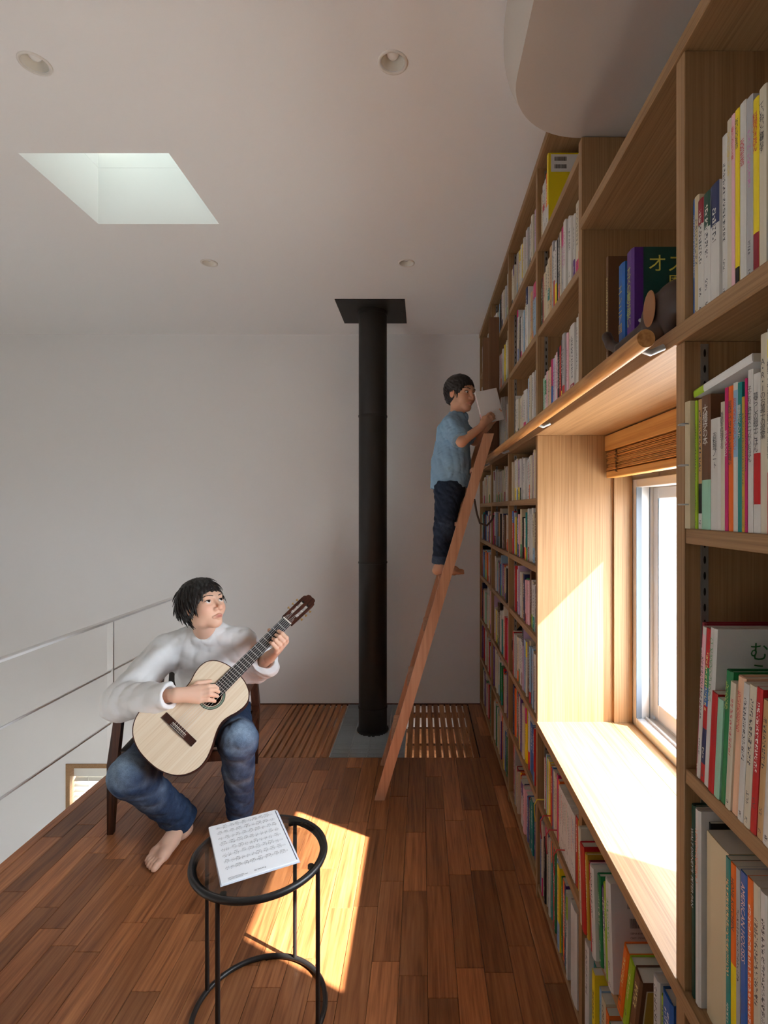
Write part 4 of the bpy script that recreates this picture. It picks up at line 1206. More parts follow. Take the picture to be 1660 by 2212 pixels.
br = gobj(MB().bbox(-.018, .012, -.0925, .0925, .0, .004, .001).bbox(-.016, .010, -.042, .042, .004, .0095, .001), 'bridge', mrose)
def sub(mb, name, m, parent):
    me = mb.mesh(name); me.materials.append(m); o = bpy.data.objects.new(name, me); COL.objects.link(o); o.parent = parent; return o
mbone = mat('white_bone', (.78,.75,.66,1), .35)
sub(MB().box(-.001, .0015, -.040, .040, .0095, .0125), 'saddle', mbone, br)
sub(MB().box(-.0125, -.0115, -.041, .041, .0096, .0104), 'tie_block_inlay', mbone, br)
sub(MB().box(-.0055, -.0045, -.041, .041, .0096, .0104), 'tie_block_inlay', mbone, br)
# neck, fingerboard, frets
fb0 = SHU+.030
mb = MB().prism([(fb0, -.0312), (.650, -.026), (.650, .026), (fb0, .0312)], .0, .0065)
fbd = gobj(mb, 'fingerboard', mebony)
mfret = mat('nickel_fret', (.75,.74,.70,1), .3, .9)
for i in range(1, 20):
    u = .650/2**(i/12)
    if u < fb0+.004: break
    hw = .026+(.0312-.026)*(.650-u)/(.650-fb0)
    sub(MB().box(u-.0009, u+.0009, -hw, hw, .0065, .0078), 'fret', mfret, fbd)
prof = []
mb = MB(); vs = []
for u, hw, dp in ((.320, .030, -.060), (.335, .0295, -.030), (.37, .029, -.021), (.50, .0275, -.020), (.640, .026, -.018), (.660, .026, -.020)):
    for k in range(9):
        a = PI*k/8; vs.append((u, -hw*math.cos(a), dp*math.sin(a)))
mb.add(vs, [(9*i+k, 9*i+k+1, 9*i+10+k, 9*i+9+k) for i in range(5) for k in range(8)]); gobj(mb, 'neck', mat('cedar_neck', srgb(112,66,42), .4), smooth=True)
gobj(MB().box(.650, .6555, -.026, .026, .0, .0090), 'nut', mbone)
# slotted headstock, tipped back
HA = math.radians(-14)
HMx = Matrix.Translation((.655, 0, .004)) @ Matrix.Rotation(-HA, 4, 'Y')
hd = []
for (u, v) in [(0,-.027),(.015,-.031),(.035,-.0345),(.150,-.0375),(.166,-.036),(.174,-.028),(.186,-.025),(.192,-.014),(.190,0),(.192,.014),(.186,.025),(.174,.028),(.166,.036),(.150,.0375),(.035,.0345),(.015,.031),(0,.027)]: hd.append((u, v))
mb = MB()
slots = [(.045, .140, -.0225, -.0085), (.045, .140, .0085, .0225)]
# body as strips so that the two slots stay open
for u0, u1, v0, v1 in wall_with_holes(0, .150, -.034, .034, slots): mb.box(u0, u1, v0, v1, -.018, 0)
mb.prism([(0,-.034),(0,-.027),(.015,-.031),(.035,-.0345),(.150,-.0375),(.150,-.034)], -.018, 0)
mb.prism([(0,.034),(0,.027),(.015,.031),(.035,.0345),(.150,.0375),(.150,.034)], -.018, 0)
mb.prism([(.150,-.0375)]+hd[4:13]+[(.150,.0375)], -.018, 0)
mb.v = [tuple(HMx @ Vector(q)) for q in mb.v]
hs = gobj(mb, 'headstock', mrose)
mgold = mat('gold_tuner', (.75,.52,.20,1), .3, .9); mroll = mat('white_roller', (.85,.84,.80,1), .4)
for sgn in (-1, 1):
    for q in (.060, .0925, .125):
        mb = MB().tube([(q, sgn*.0085, -.009), (q, sgn*.0225, -.009)], .0048, 10); mb.v = [tuple(HMx @ Vector(p)) for p in mb.v]; sub(mb, 'roller', mroll, hs)
        mb = MB().tube([(q, sgn*.036, -.009), (q, sgn*.044, -.009)], .0025, 8).sphere((q, sgn*.047, -.009), .0065, 10, 8, (1, .6, 1.2)); mb.v = [tuple(HMx @ Vector(p)) for p in mb.v]; sub(mb, 'tuner', mgold, hs)
mstr = mat('nylon_string', (.80,.78,.72,1), .3)
for k in range(6):
    v0, v1 = -.029+k*.0116, -.0215+k*.0086
    tgt = HMx @ Vector((.060+.0325*(k % 3 if k < 3 else 2-(k % 3)), (-1 if k < 3 else 1)*.015, -.005))
    gobj(MB().tube([(-.010, v0, .0085), (0, v0, .0128), (.652, v1, .0092), tuple(tgt)], .0006, 6), 'string', mstr)
# ------------------------------------------------------------------ smooth bodies from distance fields
def _v(p): return np.array(tuple(p), dtype=np.float64)
class Cone:
    """round cone between two points, optional cut plane (point, outward normal)"""
    def __init__(s, a, ra, b, rb, k=.015, op='add', cut=None):
        s.a, s.b, s.ra, s.rb, s.k, s.op, s.cut = _v(a), _v(b), ra, rb, k, op, cut
    def d(s, P):
        ba = s.b-s.a; l2 = max(ba@ba, 1e-12)
        pa = P-s.a; t = np.clip((pa@ba)/l2, 0, 1)
        q = pa-t[:, None]*ba
        r = np.sqrt((q*q).sum(1))-(s.ra+(s.rb-s.ra)*t)
        if s.cut is not None: r = np.maximum(r, (P-_v(s.cut[0]))@_v(s.cut[1]))
        return r
    def box(s):
        r = max(s.ra, s.rb); return np.minimum(s.a, s.b)-r, np.maximum(s.a, s.b)+r
class Ell:
    def __init__(s, c, rad, axes=None, k=.02, op='add', cut=None):
        s.c, s.r, s.k, s.op, s.cut = _v(c), _v(rad), k, op, cut
        s.R = np.eye(3) if axes is None else np.array([tuple(Vector(a).normalized()) for a in axes], dtype=np.float64)
    def d(s, P):
        q = (P-s.c)@s.R.T
        k0 = np.sqrt(((q/s.r)**2).sum(1)); k1 = np.sqrt(((q/(s.r*s.r))**2).sum(1))
        r = np.where(k1 > 1e-9, k0*(k0-1)/np.maximum(k1, 1e-9), -s.r.min())
        if s.cut is not None: r = np.maximum(r, (P-_v(s.cut[0]))@_v(s.cut[1]))
        return r
    def box(s):
        r = s.r.max(); return s.c-r, s.c+r
class Tor:
    def __init__(s, c, n, R, r, k=.01, op='add', sq=1.0):
        s.c, s.n, s.R_, s.r, s.k, s.op, s.sq = _v(c), _v(Vector(n).normalized()), R, r, k, op, sq
    def d(s, P):
        q = P-s.c; h = q@s.n; rr = np.sqrt(np.maximum((q*q).sum(1)-h*h, 0))
        return np.sqrt((rr-s.R_)**2+(h*s.sq)**2)-s.r
    def box(s):
        r = s.R_+s.r; return s.c-r, s.c+r

def smin(a, b, k):
    h = np.clip(.5+.5*(b-a)/k, 0, 1); return b*(1-h)+a*h-k*h*(1-h)
def smax(a, b, k): return -smin(-a, -b, k)

def evaluate(prims, P, disp=None):
    d = np.full(len(P), 1e3)
    for p in prims:
        if p.op == 'add': d = smin(d, p.d(P), p.k) if d[0] < 500 or True else p.d(P)
        elif p.op == 'sub': d = smax(d, -p.d(P), p.k)
        elif p.op == 'cut': d = smax(d, p.d(P), p.k)
    if disp is not None: d = d+disp(P)
    return d

def mesh_sdf(prims, vox, disp=None, dmax=.02, floor_z=None):
    lo = np.min([p.box()[0] for p in prims if p.op == 'add'], axis=0)-.03
    hi = np.max([p.box()[1] for p in prims if p.op == 'add'], axis=0)+.03
    B = 12
    nb = np.ceil((hi-lo)/(vox*B)).astype(int)
    dims = nb*B+1
    D = np.full(dims, 1.0, dtype=np.float32)
    cb = np.stack(np.meshgrid(*[np.arange(n) for n in nb], indexing='ij'), -1).reshape(-1, 3)
    cc = lo+(cb+.5)*B*vox
    R = .5*B*vox*math.sqrt(3)
    allk = [p.k for p in prims]
    pd = np.stack([p.d(cc) for p in prims], 0)
    adds = np.array([p.op == 'add' for p in prims])
    dm = pd[adds].min(0)
    marg = R+max(allk)+dmax
    act = (dm < marg) & (dm > -marg*3.0)
    inside = dm <= -marg*3.0
    loc = np.stack(np.meshgrid(*[np.arange(B+1)]*3, indexing='ij'), -1).reshape(-1, 3)
    for i in np.nonzero(inside)[0]:
        a = cb[i]*B; D[a[0]:a[0]+B+1, a[1]:a[1]+B+1, a[2]:a[2]+B+1] = -1
    for i in np.nonzero(act)[0]:
        a = cb[i]*B
        sel = [p for j, p in enumerate(prims) if pd[j, i] < R+p.k+dmax+.012]
        if not any(p.op == 'add' for p in sel): continue
        P = lo+(a+loc)*vox
        d = evaluate(sel, P, disp)
        if floor_z is not None: d = smax(d, floor_z-P[:, 2], .006)
        D[a[0]:a[0]+B+1, a[1]:a[1]+B+1, a[2]:a[2]+B+1] = d.reshape(B+1, B+1, B+1)
    S = D < 0
    cnt = np.zeros(np.array(dims)-1, dtype=np.int8)
    for dx in (0, 1):
        for dy in (0, 1):
            for dz in (0, 1):
                cnt += S[dx:dims[0]-1+dx, dy:dims[1]-1+dy, dz:dims[2]-1+dz]
    ac = np.argwhere((cnt > 0) & (cnt < 8))
    idx = np.full(cnt.shape, -1, dtype=np.int32); idx[ac[:, 0], ac[:, 1], ac[:, 2]] = np.arange(len(ac))
    acc = np.zeros((len(ac), 3)); num = np.zeros(len(ac))
    cor = [(0,0,0),(1,0,0),(0,1,0),(1,1,0),(0,0,1),(1,0,1),(0,1,1),(1,1,1)]
    edges = [(0,1),(2,3),(4,5),(6,7),(0,2),(1,3),(4,6),(5,7),(0,4),(1,5),(2,6),(3,7)]
    vals = [D[ac[:,0]+c[0], ac[:,1]+c[1], ac[:,2]+c[2]].astype(np.float64) for c in cor]
    for a, b in edges:
        va, vb = vals[a], vals[b]; m = (va < 0) != (vb < 0)
        t = np.where(m, va/np.where(m, va-vb, 1), 0)
        pt = np.array(cor[a])+t[:, None]*(np.array(cor[b])-np.array(cor[a]))
        acc += np.where(m[:, None], pt, 0); num += m
    V = lo+(ac+acc/num[:, None])*vox
    Q = []
    for ax in range(3):
        sl0 = [slice(None)]*3; sl1 = [slice(None)]*3; sl0[ax] = slice(0, -1); sl1[ax] = slice(1, None)
        o1, o2 = [k for k in range(3) if k != ax]
        s0, s1 = S[tuple(sl0)], S[tuple(sl1)]
        e = np.argwhere(s0 != s1)
        ok = (e[:, o1] > 0) & (e[:, o2] > 0) & (e[:, o1] < dims[o1]-1) & (e[:, o2] < dims[o2]-1)
        e = e[ok]
        q = []
        for d1, d2 in ((-1,-1),(0,-1),(0,0),(-1,0)):
            c = e.copy(); c[:, o1] += d1; c[:, o2] += d2; q.append(idx[c[:, 0], c[:, 1], c[:, 2]])
        q = np.stack(q, 1)
        flip = s0[e[:, 0], e[:, 1], e[:, 2]]
        if ax == 1: flip = ~flip
        q = np.where(flip[:, None], q, q[:, ::-1]); Q.append(q)
    Q = np.concatenate(Q); Q = Q[(Q >= 0).all(1)]
    return V, Q

def smooth_verts(V, Q, it=1, lam=.5):
    n = len(V)
    for _ in range(it):
        acc = np.zeros_like(V); c = np.zeros(n)
        for k in range(4):
            a, b = Q[:, k], Q[:, (k+1) % 4]
            for j in range(3):
                acc[:, j] += np.bincount(a, V[b, j], n)+np.bincount(b, V[a, j], n)
            c += np.bincount(a, minlength=n)+np.bincount(b, minlength=n)
        V = V+lam*(acc/np.maximum(c, 1)[:, None]-V)
    return V

def sdf_object(name, prims, vox, material, parent=None, disp=None, dmax=.02, floor_z=None, smooth=1, color=None):
    V, Q = mesh_sdf(prims, vox, disp, dmax, floor_z)
    V = smooth_verts(V, Q, smooth)
    me = bpy.data.meshes.new(name)
    me.vertices.add(len(V)); me.vertices.foreach_set('co', V.astype(np.float32).ravel())
    me.loops.add(4*len(Q)); me.loops.foreach_set('vertex_index', Q.astype(np.int32).ravel())
    me.polygons.add(len(Q)); me.polygons.foreach_set('loop_start', np.arange(0, 4*len(Q), 4, dtype=np.int32)); me.polygons.foreach_set('loop_total', np.full(len(Q), 4, dtype=np.int32))
    me.update(calc_edges=True); me.validate(); me.shade_smooth()
    if color is not None:
        a = me.color_attributes.new('Col', 'FLOAT_COLOR', 'POINT'); c = np.ones((len(V), 4), dtype=np.float32); c[:, :3] = color(V); a.data.foreach_set('color', c.ravel())
    me.materials.append(material)
    return link(name, me, parent)

def waves(seed, n, wl, amp):
    """sum of warped sines: cloth-like ripples"""
    r = np.random.RandomState(seed)
    dirs = r.normal(size=(n, 3)); dirs /= np.linalg.norm(dirs, axis=1)[:, None]
    ks = 2*np.pi/(wl*r.uniform(.7, 1.5, n)); ph = r.uniform(0, 6.28, n); wd = r.normal(size=(n, 3)); wd /= np.linalg.norm(wd, axis=1)[:, None]
    def f(P):
        out = np.zeros(len(P))
        for i in range(n):
            w_ = np.sin((P@wd[i])*ks[i]*.45+ph[i]*2)*1.3
            s_ = np.sin((P@dirs[i])*ks[i]+ph[i]+w_)
            out += (1-np.abs(s_))**1.0*2-1
        return out*amp/n**.5
    return f

def skin_mat(name, base):
    m = mat(name, base, .52, 0, .4)
    ca = N(m, 'ShaderNodeVertexColor'); ca.layer_name = 'Col'
    L(m, ca.outputs[0], m.node_tree.nodes['Principled BSDF'].inputs['Base Color'])
    m.node_tree.nodes['Principled BSDF'].inputs['Subsurface Weight'].default_value = .12
    m.node_tree.nodes['Principled BSDF'].inputs['Subsurface Radius'].default_value = (.012, .005, .003)
    m.node_tree.nodes['Principled BSDF'].inputs['Subsurface Scale'].default_value = .6
    return m

def head_frame(f, u):
    f = Vector(f).normalized(); u = Vector(u); u = (u-f*u.dot(f)).normalized(); s = f.cross(u)   # s: the person's own right
    return f, u, s

def head_prims(C, f, u, s, H, child=False):
    def P(x, y, z): return C+s*(x*H)+f*(y*H)+u*(z*H)
    ax = (s, f, u)
    E = lambda c, r, k, op='add': Ell(P(*c), (r[0]*H, r[1]*H, r[2]*H), ax, k*H, op)
    K = lambda a, ra, b, rb, k, op='add': Cone(P(*a), ra*H, P(*b), rb*H, k*H, op)
    ch = child
    jw = .165 if not ch else .18
    out = [E((0,-.07,.13), (.330,.415,.365), .02),
           E((0,.10,-.10), (.262,.275,.34), .10),
           E((0,.235,-.385), (.115,.11,.095), .10)]
    for q in (-1, 1):
        out += [E((q*jw,.03,-.26), (.080,.12,.11), .10), E((q*.165,.225,-.11), (.10,.105,.11), .10)]
    out += [K((-.15,.315,.105), .042, (.15,.315,.105), .042, .10)]
    for q in (-1, 1):
        out += [E((q*.145,.405,.018), (.105,.080,.066), .05, 'sub')]
        out += [E((q*.145,.278,.010), (.082,.080,.062), .02)]
    nl = .03 if not ch else .0
    nz = -.02 if not ch else 0.0
    out += [K((0,.345,.06), .026, (0,.410+nl,-.095+nz), .040, .045), K((0,.412+nl,-.11+nz), .040, (0,.405+nl,-.125+nz), .046, .03)]
    for q in (-1, 1): out += [E((q*.062,.378,-.135+nz), (.038,.048,.034), .025)]
    # lips
    mz = -.045 if not ch else -.02
    out += [K((-.105,.325,-.238+mz), .012, (-.02,.372,-.222+mz), .022, .02), K((.105,.325,-.238+mz), .012, (.02,.372,-.222+mz), .022, .02), K((-.02,.372,-.222+mz), .022, (.02,.372,-.222+mz), .022, .02)]
    out += [K((-.095,.325,-.252+mz), .012, (-.02,.362,-.274+mz), .027, .02), K((.095,.325,-.252+mz), .012, (.02,.362,-.274+mz), .027, .02), K((-.02,.362,-.274+mz), .027, (.02,.362,-.274+mz), .027, .02)]
    out += [K((-.09,.385,-.247+mz), .008, (.09,.385,-.247+mz), .008, .010, 'sub')]
    # ears
    for q in (-1, 1):
        out += [E((q*.335,-.02,-.005), (.035,.085,.135), .03), E((q*.375,-.005,.01), (.022,.05,.085), .03, 'sub')]
    # eye openings
    for q in (-1, 1):
        out += [E((q*.145,.365,.012), (.070,.06,.026 if not ch else .018), .008, 'sub')]
    return out

def eyes(C, f, u, s, H, gaze, parent):
    g = Vector(gaze).normalized()
    for q in (-1, 1):
        c = C+s*(q*.145*H)+f*(.292*H)+u*(.010*H)
        mb = MB(); r = .062*H
        a = g; b = a.cross(Vector((0, 0, 1))).normalized(); e = b.cross(a)
        rot = Matrix((b, e, a)).transposed()
        mb.sphere(c, r, 32, 40, rot=rot)
        me = mb.mesh('eye', True)
        ca = me.color_attributes.new('Col', 'FLOAT_COLOR', 'POINT')
        for i, v in enumerate(me.vertices):
            d = (v.co-c).normalized().dot(a)
            ca.data[i].color = (.006,.005,.004,1) if d > .965 else ((.030,.014,.008,1) if d > .86 else (.74,.71,.68,1))
        me.materials.append(M['eye']); link('eye', me, parent)
m = mat('glossy_eye', (.8,.8,.8,1), .12); ca = N(m, 'ShaderNodeVertexColor'); ca.layer_name = 'Col'; L(m, ca.outputs[0], m.node_tree.nodes['Principled BSDF'].inputs['Base Color']); M['eye'] = m

def lock_mesh(mb, root, nrm, flow, length, lift, width, rnd, n=6):
    """a flattened, tapering strand that leaves along nrm+flow and bends with the flow"""
    pts = []; rr = []
    p = Vector(root); d = (flow+nrm*lift*.8).normalized()
    for i in range(n):
        t = i/(n-1)
        pts.append(p.copy()); rr.append(width*(1-.15*t if t < .5 else (1.85-1.7*t))+.0004)
        d = (d+flow*.16-nrm*.16+Vector((0,0,-.10))+Vector((rnd.uniform(-1,1), rnd.uniform(-1,1), rnd.uniform(-1,1)))*.05).normalized()
        p = p+d*(length/(n-1))
    mb.tube(pts, 1, 5, radii=rr, flat=.55)

def foot_prims(heel, d, z0, Lf, side, ankle, r_ankle):
    """d: unit direction of the toes; side: unit vector to the big toe"""
    k = Lf/.245
    def P(a, b, z): return Vector((heel[0], heel[1], z0))+Vector(d)*(a*k)+Vector(side)*(b*k)+Vector((0,0,z*k))
    out = [Cone(P(.005,0,.030), .031*k, P(.03,0,.034), .031*k, .01), Cone(P(.02,0,.04), .032*k, ankle, r_ankle, .02),
           Cone(P(.045,0,.060), .034*k, P(.120,.004,.040), .031*k, .02), Cone(P(.03,-.004,.032), .030*k, P(.15,-.024,.020), .022*k, .015),
           Cone(P(.10,.012,.036), .028*k, P(.172,.022,.024), .023*k, .015), Cone(P(.165,.018,.020), .021*k, P(.160,-.030,.016), .017*k, .015)]
    for b, a0, a1, r0, r1 in ((.030,.180,.232,.0145,.0125), (.0105,.178,.228,.0105,.0085), (-.0060,.172,.220,.010,.008), (-.0215,.164,.208,.0095,.0078), (-.0360,.154,.194,.0095,.0075)):
        out.append(Cone(P(a0,b*.92,.018), r0*k, P(a1-.012,b,.014), r0*k*.9, .006)); out.append(Cone(P(a1-.012,b,.014), r0*k*.9, P(a1,b,.009), r1*k, .004))
    return out
# ------------------------------------------------------------------ seated guitarist
V3 = Vector
RA, LA = V3((-1.040, 2.300, .085)), V3((-.790, 2.315, .085))
RK, LK = V3((-1.138, 2.075, .385)), V3((-.762, 2.205, .463))
RH, LH = V3((-1.10, 2.53, .455)), V3((-.94, 2.56, .455))
NB = V3((-.985, 2.425, .845))
RS, LSh = V3((-1.168, 2.430, .776)), V3((-.835, 2.460, .800))
RE, RW = V3((-1.212, 2.170, .646)), V3((-.962, 2.085, .692))
LE, LW_ = V3((-.813, 2.600, .640)), V3((-.690, 2.405, .752))
HC = V3((-.951, 2.315, 1.000)); HH = .226
hf, hu, hs_ = head_frame((.86, -.44, .34), (-.16, .12, 1))
pr = head_prims(HC, hf, hu, hs_, HH)
nb0 = HC-hu*(.22*HH)-hf*(.12*HH)
pr += [Cone(nb0, .044, NB+V3((0, .01, 0)), .052, .025), Cone(NB+V3((.003,-.006,-.01)), .042, NB+V3((.004,.012,-.07)), .034, .02)]
# trunk and limbs under the clothes
pr += [Cone(NB-V3((0,0,.03)), .045, V3((-1.0,2.49,.70)), .080, .03), Cone(V3((-1.0,2.49,.70)), .080, V3((-1.02,2.55,.50)), .085, .03),
       Cone(RS, .042, LSh, .042, .03), Cone(RS, .042, RE, .036, .02), Cone(RE, .036, RW, .024, .015), Cone(LSh, .042, LE, .036, .02), Cone(LE, .036, LW_, .024, .015),
       Cone(RH, .07, RK, .052, .03), Cone(RK, .050, RA, .036, .02), Cone(LH, .07, LK, .052, .03), Cone(LK, .050, LA, .036, .02), Cone(RH, .07, LH, .07, .03)]
dR = V3((-.054, -.25, 0)).normalized()
pr += foot_prims((-1.030, 2.322), dR, .0, .247, V3((-dR.y, dR.x, 0)), RA, .036)
dL = V3((.05, -.25, 0)).normalized()
pr += foot_prims((-.793, 2.345), dL, .0, .247, V3((dL.y, -dL.x, 0)), LA, .036)
# right hand, given in guitar coordinates
def chain(pts, rs, k=.004):
    return [Cone(gpt(*pts[i]), rs[i], gpt(*pts[i+1]), rs[i+1], k) for i in range(len(pts)-1)]
GI = GM.inverted()
rw = GI @ RW
mcps = [(.163,-.060,.060), (.152,-.045,.064), (.140,-.032,.063), (.127,-.020,.056)]
pips = [(.192,-.034,.068), (.184,-.018,.070), (.171,-.006,.068), (.153,.006,.058)]
dips = [(.210,-.020,.048), (.204,-.002,.048), (.185,.012,.049), (.165,.021,.046)]
tips = [(.216,-.004,.022), (.208,.010,.022), (.192,.020,.023), (.170,.029,.027)]
for j in range(4):
    pr += [Cone(RW, .021, gpt(*mcps[j]), .0135, .014)]
    pr += chain([mcps[j], pips[j], dips[j], tips[j]], [.0118, .0095, .0082, .0070] if j < 3 else [.0105, .0085, .0074, .0064])
pr += [Cone(RW, .020, gpt(.128,-.082,.050), .0145, .012)]+chain([(.128,-.082,.050), (.172,-.080,.046), (.216,-.050,.028)], [.0135, .0108, .0082])
# left hand round the neck
for j, uu in enumerate((.582, .560, .538, .517)):
    ln = (1, 1.04, 1.0, .9)[j]
    m_, p_, d_, t_ = (uu-.004, .066, -.012), (uu, .062, .030*ln), (uu+.001, .032, .038*ln), (uu+.002, .008+.004*j, .018)
    pr += [Cone(LW_, .020, gpt(*m_), .0135, .014)]
    pr += chain([m_, p_, d_, t_], [.0118, .0095, .0082, .0070] if j < 3 else [.0105, .0085, .0074, .0064])
pr += [Cone(LW_, .019, gpt(.545, .060, -.055), .014, .012)]+chain([(.545,.060,-.055), (.560,.010,-.045), (.566,-.034,-.022)], [.0135, .0108, .0085])
SK = np.array(srgb(232,188,162)[:3]); LIP = np.array(srgb(186,104,94)[:3]); RED = np.array(srgb(228,164,138)[:3])
def face_color(C, f, u, s, H, SKIN, LIPC, REDC, LIPZ=-.292):
    C_, f_, u_, s_ = _v(C), _v(f), _v(u), _v(s)
    def fn(V):
        q = (V-C_)/H; x, y, z = q@s_, q@f_, q@u_
        c = np.tile(SKIN, (len(V), 1))
        wl = np.exp(-((x/.09)**4+((z-LIPZ)/.036)**4))*(y > .30)
        c = c*(1-wl[:, None]*.8)+LIPC*(wl[:, None]*.8)
        wc = (np.exp(-(((np.abs(x)-.19)/.09)**2+((z+.10)/.09)**2))*(y > .12)+np.exp(-((x/.07)**2+((z+.11)/.06)**2))*(y > .36)+np.exp(-((np.abs(x)-.35)/.04)**2-(z/.15)**2)*(np.abs(y) < .15))*.45
        c = c*(1-wc[:, None])+REDC*wc[:, None]
        return c
    return fn
M['skin'] = skin_mat('warm_skin', (*SK, 1))
man = sdf_object('person', pr, .0022, M['skin'], floor_z=.0005, smooth=0, color=face_color(HC, hf, hu, hs_, HH, SK, LIP, RED))
tag(man, 'barefoot person in white shirt and blue jeans playing guitar in the armchair', 'person')
eyes(HC, hf, hu, hs_, HH, (.72, -.40, .55), man)

# hair: close cap and many locks
mhair = mat('black_hair', (.012, .009, .008, 1), .42, 0, .4)
def hair(C, f, u, s, H, parent, seed, nl, length, width, low, fringe, lift, ear=True, cap=.030):
    P = lambda x, y, z: C+s*(x*H)+f*(y*H)+u*(z*H)
    ax = (s, f, u)
    hp = [Ell(P(0,-.085,.150), ((.335+cap)*H, (.415+cap*.8)*H, (.365+cap)*H), ax, .02*H),
          Ell(P(0,-.20,-.02), (.30*H, .27*H, .30*H), ax, .08*H)]
    hp += [Ell(P(0,.40,-.155), (.34*H, .36*H, .40*H), ax, .03*H, 'sub'), Ell(P(0,.05,-.42), (.5*H, .5*H, .26*H), ax, .03*H, 'sub')]
    if ear:
        for q in (-1, 1): hp += [Ell(P(q*.36,.03,-.05), (.10*H, .085*H, .12*H), ax, .02*H, 'sub')]
    V, Q = mesh_sdf(hp, .003, waves(seed, 5, .03, .0022), .01)
    V = smooth_verts(V, Q, 1)
    mb = MB(); mb.v = [tuple(q) for q in V]; mb.f = [tuple(int(i) for i in q) for q in Q]
    r = random.Random(seed)
    made = 0
    while made < nl:
        th = r.uniform(0, 2*PI); z = r.uniform(-.75, 1.0)
        rr_ = math.sqrt(max(0, 1-z*z)); x, y = rr_*math.cos(th), rr_*math.sin(th)
        root = P(x*.352, -.085+y*.43, .15+z*.385)
        hy = -.085+y*.43; hz = .15+z*.385
        front = hy > .13
        if front and hz < fringe: continue
        if hz < low-.10*(hy < -.15): continue
        if abs(x) > .80 and -.16 < hy < .20 and hz < .06 and ear: continue
        nrm = (s*x+f*y+u*z).normalized()
        crown = P(0, -.18, .52)
        flow = (root-crown); flow = (flow-nrm*flow.dot(nrm)); flow = flow.normalized() if flow.length > 1e-4 else f
        flow = (flow+s*r.uniform(-.35, .35)).normalized()
        ll = length*r.uniform(.7, 1.2)*(.62 if front else 1)
        lock_mesh(mb, root-nrm*.002, nrm, flow, ll, lift*r.uniform(.4, 1.5), width*r.uniform(.7, 1.3), r)
        made += 1
    o = mb.build('hair', mhair, parent, True, fix=False)
    # brows
    for q in (-1, 1):
        b = MB()
        for k in range(9):
            t = k/8; x = q*(.065+.155*t); z = .108+.028*math.sin(t*2.3)-.012*t; y = .384-.10*t*t
            p0 = P(x, y, z-.008); d_ = (s*q*.9+u*(.35-.5*t)+f*-.25*t).normalized()
            b.tube([p0, p0+d_*(.024*H), p0+d_*(.045*H)-f*(.006*H)], 1, 5, radii=[.012*H, .014*H, .003*H], flat=.6)
        b.build('eyebrow', mhair, parent, True, fix=False)
        b = MB(); pts = []
        for k in range(9):
            t = k/8; a = PI*(.06+.88*t); pts.append(P(q*.145-.078*math.cos(a), .368-.30*abs(math.cos(a))**2*.16-.012, .010+.030*math.sin(a)))
        b.tube(pts, 1, 6, radii=[.003*H]+[.0065*H]*7+[.003*H]); b.build('eyelash', mhair, parent, True, fix=False)
    return o
hair(HC, hf, hu, hs_, HH, man, 3, 860, .072, .0052, -.32, .20, .45, True, .045)

# shirt
def cloth(name, col, rough=.85, scale=1400, amt=.4, col2=None, nscale=60):
    m = mat(name, col, rough, 0, .15)
    n1 = N(m, 'ShaderNodeTexNoise'); n1.inputs['Scale'].default_value = scale; n1.inputs['Detail'].default_value = 2
    tc = N(m, 'ShaderNodeTexCoord'); L(m, tc.outputs['Object'], n1.inputs['Vector'])
    bump(m, n1.outputs[0], .0006, amt)
    return m
M['shirt'] = cloth('white_cotton', (.80,.80,.80,1))
wv = waves(4, 6, .15, .0036); wv2 = waves(9, 4, .06, .0007)
def shirt_disp(P): return wv(P)+wv2(P)
neck_ax = (HC-NB).normalized()
fdir = V3((.35, -.93, 0)).normalized()
sp_ = [Ell((-1.0,2.475,.715), (.150,.112,.150), None, .05), Ell((-1.01,2.545,.57), (.150,.120,.150), None, .06), Cone(RH+V3((0,0,.02)), .105, LH+V3((0,0,.02)), .105, .05),
       Cone(RS, .060, NB+V3((-.03,0,.005)), .056, .04), Cone(LSh, .060, NB+V3((.03,0,.005)), .056, .04),
       Cone(RS, .070, RE+V3((-.012,0,-.010)), .070, .035), Cone(RE+V3((-.014,0,-.012)), .072, RE.lerp(RW, .95), .046, .025, cut=(RE.lerp(RW, .88), (RW-RE).normalized())),
       Cone(LSh, .066, LE, .060, .035), Cone(LE, .060, LE.lerp(LW_, .78), .060, .03, cut=(LE.lerp(LW_, .74), (LW_-LE).normalized())),
       Cone(LE.lerp(LW_, .3)+V3((.01,0,-.02)), .045, LE.lerp(LW_, .70)+V3((.012,.01,-.035)), .042, .02, cut=(LE.lerp(LW_, .76), (LW_-LE).normalized())),
       Tor(NB+neck_ax*.012+V3((0,.006,0)), neck_ax, .058, .009, .012, sq=.5),
       Cone(NB+neck_ax*.055+fdir*.050, .043, NB+fdir*.104-V3((0,0,.060)), .014, .004, 'sub'),
       Cone(NB-neck_ax*.0, .047, NB+neck_ax*.1, .056, .006, 'sub'),
       Cone(RE.lerp(RW, .80), .032, RE.lerp(RW, 1.0), .040, .004, 'sub'), Cone(LE.lerp(LW_, .55), .034, LE.lerp(LW_, .95), .044, .004, 'sub')]
shirt = sdf_object('shirt', sp_, .0034, M['shirt'], man, shirt_disp, .02)
shirt['label'] = 'loose white collarless shirt'
b = MB()
for k in range(3):
    pass
